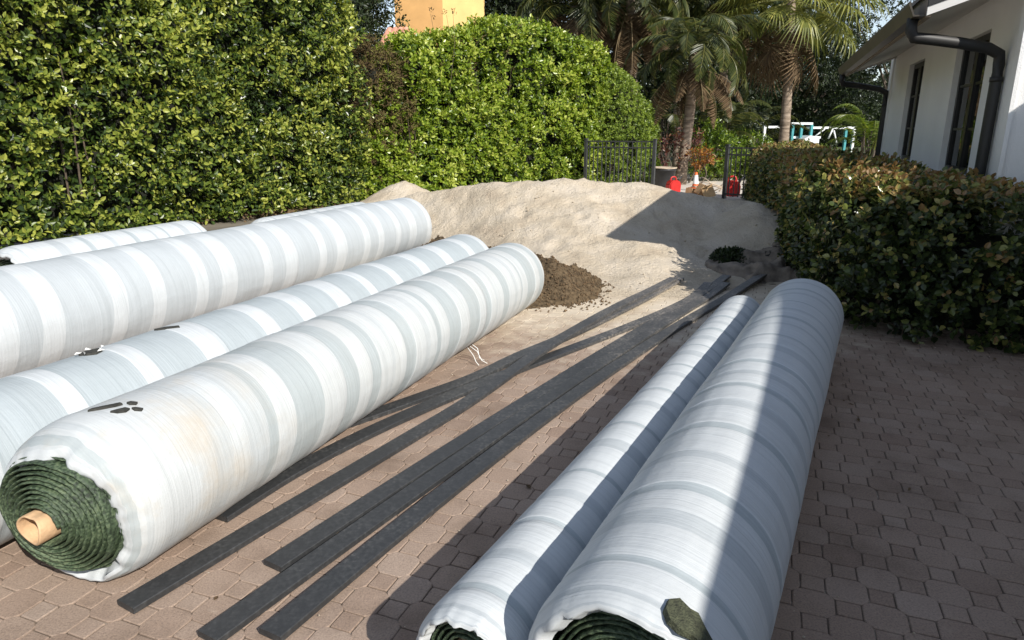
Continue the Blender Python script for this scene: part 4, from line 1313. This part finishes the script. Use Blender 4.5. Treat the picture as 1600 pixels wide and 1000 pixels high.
# ================================================================== NEIGHBOUR BUILDINGS
D0 = 31.0
nb = empty("neighbour_house", ((700 - 800) / 1066 * D0, D0, 0), R(-6), "orange and yellow neighbour house rising above the hedge", "house")
w1 = MB(); w1.box(-2.05, 0, 0, .25, 0, 8.6); w1.build("wall", M['orange_wall'], nb)
w2 = MB(); w2.prism([(.002, .0, 0), (1.62, .9, 0), (1.62, 1.1, 0), (.002, .26, 0)], (0, 0, 8.2)); w2.build("wall", M['yellow_wall'], nb)
w3 = MB(); w3.box(-2.05, -1.85, .252, 6, 0, 8.6); w3.build("wall", M['orange_wall'], nb)
rf = MB(); rf.prism([(-2.4, -.45, 8.65), (.15, -.4, 8.65), (2.0, .55, 7.62), (2.0, 5, 7.7), (-2.4, 6, 9.5)], (0, 0, .14)); rf.build("roof", M['far_roof'], nb)
# tile roofed pillar corner to its left
pv = empty("tiled_garden_wall", ((627 - 800) / 1066 * 19.2, 19.2, 0), R(-12), "terracotta tile capped garden pillar seen through the hedge top", "pillar")
pb = MB(); pb.box(-.26, .26, -.2, .2, 0, 3.72); pb.build("pillar", M['terracotta'], pv)
for row in range(5):
    for q in range(4):
        tb = MB()
        x0 = -.30 + q * .155
        pts = []
        for k in range(7):
            an = PI * k / 6
            pts.append((x0 + .075 - .072 * math.cos(an), 0, .045 * math.sin(an)))
        zb = 3.74 + row * .10; yb = -.34 + row * .13
        tb.prism([(p[0], yb, zb + p[2]) for p in pts], (0, .17, .11))
        tb.build("tile", M['terracotta'], pv)

# ================================================================== PALMS
def frond_mesh(name, L, droop, nl, lw, ll, seed, hang=.5):
    r_ = random.Random(seed)
    P, A, Nn, Ls, Ws, T = [], [], [], [], [], []
    pts = []
    p = Vector((0, 0, 0)); el = R(50)
    for i in range(nl + 1):
        t = i / nl
        e = el - droop * t ** 1.3
        d = Vector((0, math.cos(e), math.sin(e)))
        pts.append((p.copy(), d.copy())); p = p + d * (L / nl)
    for i, (p, d) in enumerate(pts):
        t = i / nl
        if t < .14: continue
        side = Vector((1, 0, 0)); up = side.cross(d).normalized()
        size = ll * math.sin(PI * min(1, .18 + .82 * t)) ** .6 * (1 - .35 * t)
        for sg in (-1, 1):
            a = side * sg * .9 + d * .55 + up * r_.uniform(-.1, .25) + Vector((0, 0, -hang * r_.uniform(.6, 1.3)))
            P.append(p); A.append(a); Nn.append(up + side * sg * .3); Ls.append(size * r_.uniform(.8, 1.1)); Ws.append(lw); T.append(min(1, max(0, r_.gauss(.5, .22))))
    me = leaves_mesh(name, np.array([list(q) for q in P]), np.array([list(q) for q in A]), np.array([list(q) for q in Nn]), np.array(Ls), np.array(Ws), np.array(T), .5)
    # rachis joined in
    bm = bmesh.new(); bm.from_mesh(me)
    lay = bm.verts.layers.float.get("tint")
    prev = None
    for i, (p, d) in enumerate(pts[::2]):
        w = .022 * (1 - i / (nl / 2) * .8)
        ring = [bm.verts.new(p + Vector((w, 0, 0))), bm.verts.new(p + Vector((0, 0, w * .8))), bm.verts.new(p + Vector((-w, 0, 0))), bm.verts.new(p + Vector((0, 0, -w * .5)))]
        for v in ring: v[lay] = .9
        if prev:
            for k in range(4): bm.faces.new((prev[k], prev[(k + 1) % 4], ring[(k + 1) % 4], ring[k]))
        prev = ring
    bm.to_mesh(me); bm.free()
    return me


def fan_mesh(name, pet, rad, ns, seed, dr=.5):
    """costapalmate fan: petiole, arched midrib, drooping segments"""
    r_ = random.Random(seed)
    V, Q, T = [], [], []
    def quad(a, b_, c, d, t):
        i = len(V); V.extend([a, b_, c, d]); T.extend([t] * 4); Q.append((i, i + 1, i + 2, i + 3))
    hub = Vector((0, pet, .10 * pet))
    for k in range(6):
        t0, t1 = k / 6, (k + 1) / 6
        f = lambda t: Vector((0, pet * t, .45 * pet * t - .35 * pet * t * t))
        a, b_ = f(t0), f(t1); w = .018
        quad(a + Vector((w, 0, 0)), a - Vector((w, 0, 0)), b_ - Vector((w, 0, 0)), b_ + Vector((w, 0, 0)), .7)
        quad(a + Vector((0, 0, w)), a - Vector((0, 0, w)), b_ - Vector((0, 0, w)), b_ + Vector((0, 0, w)), .7)
    for k in range(ns):
        an = (k / (ns - 1) - .5) * R(265)
        o = hub + Vector((0, .45 * rad * max(0, math.cos(an)), -.12 * rad * max(0, math.cos(an))))
        o = hub.lerp(o, .8)
        d = Vector((math.sin(an), math.cos(an) * .9, .12)).normalized()
        L_ = rad * (.75 + .25 * math.cos(an * .6)) * r_.uniform(.85, 1.08)
        sd = Vector((d.y, -d.x, 0)).normalized()
        w = .026 * rad / .8
        pr = None; tint = min(1, max(0, r_.gauss(.5, .2)))
        for q in range(5):
            t = q / 4
            p = o + d * L_ * t + Vector((0, 0, -dr * L_ * t ** 2.2 * r_.uniform(.9, 1.2)))
            ww = w * (.35 + 1.2 * t if t < .5 else (1 - t) * 1.9 + .04)
            c = (p + sd * ww + Vector((0, 0, ww * .5)), p, p - sd * ww + Vector((0, 0, ww * .5)))
            if pr:
                quad(pr[0], pr[1], c[1], c[0], tint); quad(pr[1], pr[2], c[2], c[1], tint)
            pr = c
    return np_mesh(name, np.array([list(v) for v in V]), faces4=Q, attrs={'tint': T})


FR = {}
for mt in ('leaf_palm', 'leaf_palm_dry'):
    FR[mt] = []
    for k in range(3):
        me = frond_mesh("frond", 2.6 if mt == 'leaf_palm' else 2.2, R((105, 135, 160)[k]) if mt == 'leaf_palm' else R(60 + k * 12), 44, .045 if mt == 'leaf_palm' else .04, .62, k + 3, .55 if mt == 'leaf_palm' else 1.1)
        me.materials.append(M[mt]); FR[mt].append(me)
FAN = {}
for mt in ('leaf_sabal', 'leaf_palm_dry'):
    FAN[mt] = []
    for k in range(3):
        me = fan_mesh("fan_leaf", 1.15 + .15 * k, .95, 34, k + 21, .35 + .22 * k if mt == 'leaf_sabal' else .45)
        me.materials.append(M[mt]); FAN[mt].append(me)


def trunk(parent, p0, p1, r0, r1, mat, bow=.08, flare=1.35):
    v0, v1 = Vector(p0), Vector(p1)
    pts, rad = [], []
    nn = 22
    for i in range(nn + 1):
        t = i / nn
        p = v0.lerp(v1, t) + Vector((bow * math.sin(PI * t), 0, 0)); pts.append(p)
        r_ = r0 + (r1 - r0) * t
        if t < .15: r_ *= 1 + (flare - 1) * (1 - t / .15)
        rad.append(r_ * (1 + .035 * (1 if i % 2 else -1)))
    mb = MB(); mb.tube(pts, rad, 12); return mb.build("trunk", mat, parent)


def palm(label, base, top, r0, r1, n, ndry, scale, seed, fan=False, name="palm_tree", tr=True):
    r_ = random.Random(seed)
    t = empty(name, base, 0, label, "palm tree")
    tp = Vector(top) - Vector(base)
    trunk(t, (0, 0, 0), tp, r0, r1, M['palm_trunk'])
    src = FAN if fan else FR
    nm = "fan_leaf" if fan else "frond"
    for i in range(n + ndry):
        dry = i >= n
        mt = ('leaf_palm_dry' if dry else ('leaf_sabal' if fan else 'leaf_palm'))
        q = (i / n) if not dry else (i - n) / max(1, ndry)
        az = i * 2.39996 + r_.uniform(-.3, .3)
        if fan:
            tilt = R(60) - R(95) * q if not dry else R(-45) - R(40) * r_.random()
        else:
            tilt = R(28) - R(72) * q if not dry else R(-50) - R(50) * r_.random()
        me = src[mt][r_.randrange(3)]
        o = bpy.data.objects.new(nm, me); COL.objects.link(o); o.parent = t
        o.location = tp + Vector((0, 0, -.25 * q + (.1 if not dry else -.25)))
        s_ = scale * r_.uniform(.85, 1.15)
        o.matrix_local = Matrix.Translation(o.location) @ Matrix.Rotation(az, 4, 'Z') @ Matrix.Rotation(tilt, 4, 'X') @ Matrix.Rotation(r_.uniform(-.3, .3), 4, 'Y') @ Matrix.Scale(s_, 4)
    return t




palm("leaning grey trunked palm with drooping fronds beside the black planter", (at_px(1061, 22), 22, 0), (at_px(1084, 22, 3.9), 22, 3.9), .18, .14, 26, 11, .95, 11)
palm("taller palm with hanging dry fronds, left of the leaning palm, above the rounded shrub", (at_px(985, 26), 26, 0), (at_px(985, 26, 6.1), 26, 6.1), .2, .16, 26, 18, 1.2, 12)
palm("leftmost palm of the row, crown half hidden by the clipped hedge", (at_px(905, 27), 27, 0), (at_px(898, 27, 6), 27, 6.0), .2, .16, 26, 16, 1.2, 13)
palm("palm between the leaning palm and the fan palm, deep in the trees", (at_px(1128, 30), 30, 0), (at_px(1128, 30, 7), 30, 7.0), .19, .15, 26, 14, 1.2, 14)
palm("palm set back between two taller ones, dry fronds hanging", (at_px(1058, 30), 30, 0), (at_px(1050, 30, 6.6), 30, 6.6), .18, .14, 24, 16, 1.15, 16)
palm("distant palm behind the leftmost one, high brown skirted crown", (at_px(940, 32), 32, 0), (at_px(945, 32, 7.6), 32, 7.6), .18, .14, 24, 16, 1.2, 17)
palm("straight fan palm with round yellow green crown and brown trunk at right", (at_px(1219, 27), 27, 0), (at_px(1236, 27, 6.25), 27, 6.25), .19, .165, 42, 9, 1.15, 15, True, "fan_palm")


def areca(label, c, n, h, seed, mat='leaf_palm', scale=.8):
    r_ = random.Random(seed)
    t = empty("clumping_palm", c, 0, label, "palm")
    st = MB()
    for i in range(n):
        a = r_.uniform(0, 2 * PI); q = r_.uniform(0, .5)
        p = Vector((math.cos(a) * q, math.sin(a) * q, h * r_.uniform(.25, .8)))
        st.tube([(p.x * .5, p.y * .5, 0), (p.x, p.y, p.z)], .025, 6, cap=False)
        me = FR['leaf_palm'][r_.randrange(3)]
        o = bpy.data.objects.new("frond", me); COL.objects.link(o); o.parent = t
        if mat != 'leaf_palm':
            o.data = FB[r_.randrange(3)]
        o.matrix_local = Matrix.Translation(p) @ Matrix.Rotation(a - PI / 2 + r_.uniform(-.5, .5), 4, 'Z') @ Matrix.Rotation(R(r_.uniform(-5, 35)), 4, 'X') @ Matrix.Scale(scale * r_.uniform(.8, 1.15), 4)
    st.build("stem", M['bark'], t, "stuff")


FB = []
for me in FR['leaf_palm']:
    c = me.copy(); c.materials.clear(); c.materials.append(M['leaf_bright']); FB.append(c)
areca("dark clumping palm in the shade right of the leaning palm", (at_px(1120, 25), 25, 0), 16, 2.6, 31)
areca("clumping palm behind the leaning palm's trunk", (at_px(1030, 27), 27, 0), 16, 3.4, 32)
areca("feathery clumping palm left of the boat lift", (at_px(1165, 30), 30, 0), 14, 2.2, 33)
areca("yellow green clumping palm beside the far downspout", (at_px(1352, 26), 26, 0), 18, 2.4, 34, 'bright', .75)


# ================================================================== BROADLEAF TREES
def tree(label, c, crown_c, rad, n, leaf, seed, mat='leaf_tree', tb=.45, trunk_r=.18, hole=-.15, name="broadleaf_tree"):
    r_ = random.Random(seed)
    t = empty(name, c, 0, label, "tree")
    cc = Vector(crown_c) - Vector(c)
    trunk(t, (0, 0, 0), (cc.x * .8, cc.y * .8, cc.z * .9), trunk_r, trunk_r * .45, M['bark'], .2)
    lm = MB()
    for i in range(9):
        a = i * 2.4; e = r_.uniform(.2, 1.0)
        p0 = Vector((cc.x * .5, cc.y * .5, cc.z * r_.uniform(.4, .8)))
        p2 = cc + Vector((math.cos(a) * rad[0] * .75, math.sin(a) * rad[1] * .75, (e - .5) * rad[2] * 1.1))
        p1 = p0.lerp(p2, .5) + Vector((r_.uniform(-.3, .3), r_.uniform(-.3, .3), .35))
        lm.tube(catmull([p0, p1, p2], 4), [trunk_r * .42 * (1 - q / 10) for q in range(9)], 6, cap=False)
    lm.build("limb", M['bark'], t, "stuff")
    # leaf clumps
    v = RNG.normal(size=(n, 3)); v = unit(v)
    rr = RNG.uniform(.15, 1, n) ** (1 / 2.2)
    S = v * rr[:, None]
    lump = 1 + .28 * vnoise(v, 2.1, seed) + .15 * vnoise(v, 5, seed + 3)
    S = S * lump[:, None] * np.array(rad)
    keep = vnoise(S + np.array(c), 4.2 / max(rad), seed + 1) + .5 * vnoise(S, 9 / max(rad), seed) > hole
    S, v = S[keep], v[keep]
    D = v + np.array([0, 0, .4]) + RNG.normal(size=S.shape) * .5
    ti = tb + .2 * vnoise(S, 3 / max(rad), seed + 9) + RNG.normal(0, .1, len(S))
    C = S + np.array([cc.x, cc.y, cc.z])
    C[:, 2] = np.maximum(C[:, 2], .1)
    link("crown", leaves_mesh("crown", *sprigs(C, D, 7, leaf * 2.0, leaf, leaf * .45, ti)), M[mat], t, "stuff")
    return t


tree("dense dark tree behind the fan palm and boat lift", (at_px(1265, 46), 46, 0), (at_px(1265, 46, 4.4), 46, 4.4), (4.6, 3.5, 4.4), 5000, .20, 51, tb=.45, hole=-.5)
tree("dark tree filling the gap behind the leaning palm", (at_px(1095, 40), 40, 0), (at_px(1095, 40, 5.2), 40, 5.2), (5.0, 3.5, 5.0), 5500, .20, 52, tb=.35, hole=-.6)
tree("dark tree behind the leftmost palm", (at_px(870, 38), 38, 0), (at_px(880, 38, 6.0), 38, 6.0), (5.0, 3.0, 5.2), 5500, .20, 53, tb=.3, hole=-.6)
tree("airy tree against the blue sky above the house eave", (at_px(1395, 40), 40, 0), (at_px(1385, 40, 6.5), 40, 6.5), (3.3, 3.0, 3.9), 2300, .15, 54, tb=.35, hole=-.08)
tree("tall dark tree behind the fan palm crown", (at_px(1180, 52), 52, 0), (at_px(1190, 52, 10.0), 52, 10.0), (5.5, 4.0, 5.0), 5200, .22, 55, tb=.35, hole=-.5)
tree("dark tree behind the tall hedge left of the orange wall", (at_px(560, 29), 29, 0), (at_px(515, 29, 6.0), 29, 6.0), (2.5, 2.5, 3.2), 4800, .16, 56, tb=.4, hole=-.7)
tree("dark tree right of the orange house behind the clipped hedge", (at_px(795, 34), 34, 0), (at_px(800, 34, 5.6), 34, 5.6), (2.0, 2.5, 4.4), 3600, .18, 57, tb=.25, hole=-.7)
tree("low leafy bush behind the pots at the foot of the palms", (at_px(1110, 23.5), 23.5, 0), (at_px(1108, 23.5), 23.5, .95), (1.0, .7, .85), 900, .10, 58, 'leaf_trim', .35, .05, -.5, "leafy_bush")
tree("broad leafy bush between the palms and the right gate leaf", (at_px(1150, 25), 25, 0), (at_px(1150, 25), 25, .85), (1.1, .7, .8), 900, .10, 59, 'leaf_trim', .3, .05, -.5, "leafy_bush")
tree("yellow green low bush in front of the boat lift", (at_px(1235, 24), 24, 0), (at_px(1240, 24), 24, .45), (2.3, .8, .62), 1500, .09, 60, 'leaf_bright', .4, .05, -.6, "leafy_bush")
tree("red leaved plant beside the leaning palm trunk", (at_px(1040, 21.0), 21.6, 0), (at_px(1042, 21.6), 21.6, 1.0), (.26, .3, .55), 34, .15, 61, 'leaf_red', .45, .03, -.4, "red_plant")
tree("second red leaved plant just right of the leaning palm trunk", (at_px(1076, 22.6), 22.6, 0), (at_px(1076, 22.6), 22.6, 1.25), (.22, .3, .5), 30, .14, 62, 'leaf_red', .5, .03, -.4, "red_plant")
tree("orange leaved plant behind the traffic cone", (at_px(1092, 21.4), 21.4, 0), (at_px(1092, 21.4), 21.4, .80), (.40, .3, .24), 70, .10, 63, 'leaf_croton', .5, .03, -.5, "orange_plant")

# far wood closing the horizon
n = 9000
bx = RNG.uniform(-60, 75, n); bz = RNG.uniform(0, 1, n) ** .8
Hh = 7 + 2.2 * vnoise(np.stack([bx, bx * 0, bx * 0], 1), .12, 3) + 1.2 * vnoise(np.stack([bx, bx * 0, bx * 0], 1), .5, 3)
S = np.stack([bx, 78 + RNG.normal(0, 1.6, n) - 3 * np.cos(bz * PI / 2), bz * Hh], 1)
D = RNG.normal(size=(n, 3)) + np.array([0, -.6, .5])
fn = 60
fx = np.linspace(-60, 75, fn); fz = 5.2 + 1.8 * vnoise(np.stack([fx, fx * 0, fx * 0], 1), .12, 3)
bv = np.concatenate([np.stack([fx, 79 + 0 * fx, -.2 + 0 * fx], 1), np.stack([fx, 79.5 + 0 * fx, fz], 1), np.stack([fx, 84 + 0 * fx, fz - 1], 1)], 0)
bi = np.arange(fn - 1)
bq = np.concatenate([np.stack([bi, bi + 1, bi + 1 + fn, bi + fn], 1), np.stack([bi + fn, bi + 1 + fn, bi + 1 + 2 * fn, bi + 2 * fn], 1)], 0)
ug = link("woodland_undergrowth", np_mesh("woodland_undergrowth", bv, faces4=bq, smooth=True), M['hedge_core'], None, "stuff")  # added dark sheet: shade between the far leaves put into its colour
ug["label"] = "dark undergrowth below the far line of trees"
fw = link("far_trees", leaves_mesh("far_trees", *sprigs(S, D, 7, .55, .55, .28, .4 + .2 * vnoise(S, .4, 2))), M['leaf_tree'], None, "stuff")
fw["label"] = "far dark line of trees beyond the garden"

# ================================================================== GATE
def gate(label, p0, p1, h, n, zb=.06):
    p0, p1 = Vector((*p0, 0)), Vector((*p1, 0))
    L_ = (p1 - p0).length
    t = empty("metal_gate", p0, math.atan2((p1 - p0).y, (p1 - p0).x), label, "gate", "black metal gate leaves")
    for x0 in (0, L_):
        mb = MB(); mb.box(x0 - .04, x0 + .04, -.04, .04, 0, h + .04); mb.box(x0 - .048, x0 + .048, -.048, .048, h + .042, h + .06); mb.build("post", M['gate_metal'], t)
    for z in (zb + .06, h - .18, h - .02):
        mb = MB(); mb.box(.042, L_ - .042, -.016, .016, z - .018, z + .018); mb.build("rail", M['gate_metal'], t)
    me = None
    for i in range(n):
        x = .05 + (L_ - .1) * (i + .5) / n
        if me is None:
            mb = MB(); mb.box(-.0115, .0115, -.011, .011, zb, h - .04); me = mb.mesh("picket"); me.materials.append(M['gate_metal'])
        o = bpy.data.objects.new("picket", me); COL.objects.link(o); o.parent = t; o.location = (x, 0, 0)
    return t


gate("left black metal gate leaf in front of the rounded shrub", (at_px(914, 19.9), 19.9), (at_px(1019, 18.7), 18.7), 1.37, 15)
gate("right black metal gate leaf opening beside the dark hedge", (at_px(1131, 17.2), 17.2), (at_px(1238, 15.9), 15.9), 1.25, 13)

# ================================================================== THINGS BY THE GATE
pt = empty("planter", (at_px(1036, 20.6), 20.6, 0), 0, "black round planter with pale rim left of the leaning palm", "planter")
mb = MB(); mb.lathe([(0.0, .02), (.27, .02), (.31, .10), (.34, .50), (.355, .50), (.355, .56), (.33, .56), (.31, .50), (.0, .48)], 28); mb.build("pot", M['pot_black'], pt)
mb = MB(); mb.lathe([(.336, .562), (.37, .562), (.37, .60), (.336, .60), (.336, .562)], 28); mb.build("rim", M['pot_rim'], pt)


def gas_can(label, x, D, s, rz):
    t = empty("fuel_can", (at_px(x, D), D, .0), rz, label, "fuel can", "red plastic fuel cans by the gate")
    mb = MB(); mb.prism([(-.16 * s, -.12 * s, 0), (.16 * s, -.12 * s, 0), (.17 * s, -.12 * s, .24 * s), (.10 * s, -.12 * s, .33 * s), (-.10 * s, -.12 * s, .33 * s), (-.17 * s, -.12 * s, .24 * s)], (0, .24 * s, 0))
    bmesh.ops.bevel(mb.bm, geom=list(mb.bm.edges), offset=.025 * s, segments=2, affect='EDGES')
    mb.build("body", M['red_plastic'], t)
    mb = MB(); mb.tube(catmull([(-.09 * s, 0, .31 * s), (-.07 * s, 0, .40 * s), (.04 * s, 0, .41 * s), (.08 * s, 0, .32 * s)], 5), .018 * s, 8); mb.build("handle", M['red_plastic'], t)
    mb = MB(); mb.tube([(.12 * s, 0, .26 * s), (.17 * s, 0, .36 * s), (.24 * s, 0, .43 * s)], [.03 * s, .02 * s, .014 * s], 8); mb.build("spout", M['pot_black'], t)
    return t


gas_can("red fuel can at the crest of the sand pile, by the left gate post side", 1051, 17.6, .98, R(20)).location.z = .10
gas_can("red fuel can behind the right gate leaf's bars", 1143, 17.9, 1.2, R(-15))


def carton(label, x, D, z, w, d, h, rot):
    t = empty("cardboard_box", (at_px(x, D), D, z), 0, label, "box", "tan boxes lying by the gate")
    t.rotation_euler = rot
    mb = MB(); mb.box(-w / 2, w / 2, -d / 2, d / 2, 0, h, .008); mb.build("carton", M['cardboard'], t)
    mb = MB(); mb.box(-w / 2 + .004, w / 2 - .004, -d / 2 - .07, -d / 2 - .001, h - .012, h - .004); mb.build("flap", M['cardboard'], t)


carton("tan cardboard box tipped on its edge, middle one by the gate", 1094, 17.3, .06, .32, .26, .26, (R(8), R(32), R(20)))
carton("tan cardboard box leaning at right of the tipped one", 1110, 17.0, .04, .28, .26, .30, (R(-6), R(-24), R(-12)))
carton("smaller tan box at left of the tipped one, next to the red can", 1079, 17.6, .04, .22, .22, .18, (0, R(12), R(35)))
cn = empty("traffic_cone", (at_px(1086, 19.6), 19.6, .05), 0, "orange traffic cone with white collar below the orange leaved plant", "traffic cone")
mb = MB(); mb.box(-.17, .17, -.17, .17, 0, .03, .008); mb.lathe([(.10, .031), (.08, .14)], 20); mb.lathe([(.05, .38), (.03, .46), (.0, .46)], 20); mb.build("cone", M['cone_orange'], cn)
mb = MB(); mb.lathe([(.081, .14), (.051, .38)], 20); mb.build("collar", M['white_paint'], cn)
dp = empty("broken_branches", (at_px(1107, 18.6), 18.6, 0), 0, "cut branches and sticks lying behind the tan boxes", "branches")
mb = MB(); rr = random.Random(5)
for k in range(12):
    a = rr.uniform(0, PI); p = Vector((rr.uniform(-.5, .4), rr.uniform(-.3, .3), rr.uniform(.02, .2))); d = Vector((math.cos(a), math.sin(a) * .5, rr.uniform(-.1, .5))) * rr.uniform(.3, .7)
    mb.tube([p, p + d * .5 + Vector((0, 0, .03)), p + d], [.018, .015, .009], 6)
mb.build("stick", M['pot_rim'], dp)

# ================================================================== BOAT LIFT
bl = empty("boat_lift", (at_px(1255, 33), 33, 0), R(0), "white and teal boat lift far behind the dark hedge, right of the fan palm trunk", "boat lift")
sc_ = 33 / 1066
def bpx(x): return (x - 1255) * sc_
def bz(y): return CAM_H + (205 - y) * sc_
for (x0, x1, y) in ((1186, 1213, 199), (1255, 1326, 200), (1224, 1275, 214), (1229, 1261, 194)):
    mb = MB(); mb.box(bpx(x0), bpx(x1), -.12, .12, bz(y) - .05, bz(y) + .05); mb.build("beam", M['white_paint'], bl)
for x in (1188, 1230, 1243, 1258, 1310, 1322):
    mb = MB(); mb.box(bpx(x) - .05, bpx(x) + .05, -.29, -.13, -.3, bz(196 if x < 1262 else 202)); mb.build("piling", M['teal_paint'] if x not in (1188, 1322) else M['white_paint'], bl)
for (xa, ya, xb, yb) in ((1262, 213, 1276, 202), (1283, 216, 1288, 202), (1296, 222, 1290, 204)):
    mb = MB(); mb.tube([(bpx(xa), -.35, bz(ya)), (bpx(xb), -.35, bz(yb))], .035, 6); mb.build("brace", M['white_paint'], bl)
hm = MB(); hm.prism([(bpx(1240), -.9, bz(216)), (bpx(1248), -.9, bz(211)), (bpx(1262), -.9, bz(213)), (bpx(1262), -.9, bz(222)), (bpx(1246), -.9, bz(222))], (0, 1.0, 0)); hm.build("motor_cover", M['white_paint'], bl)
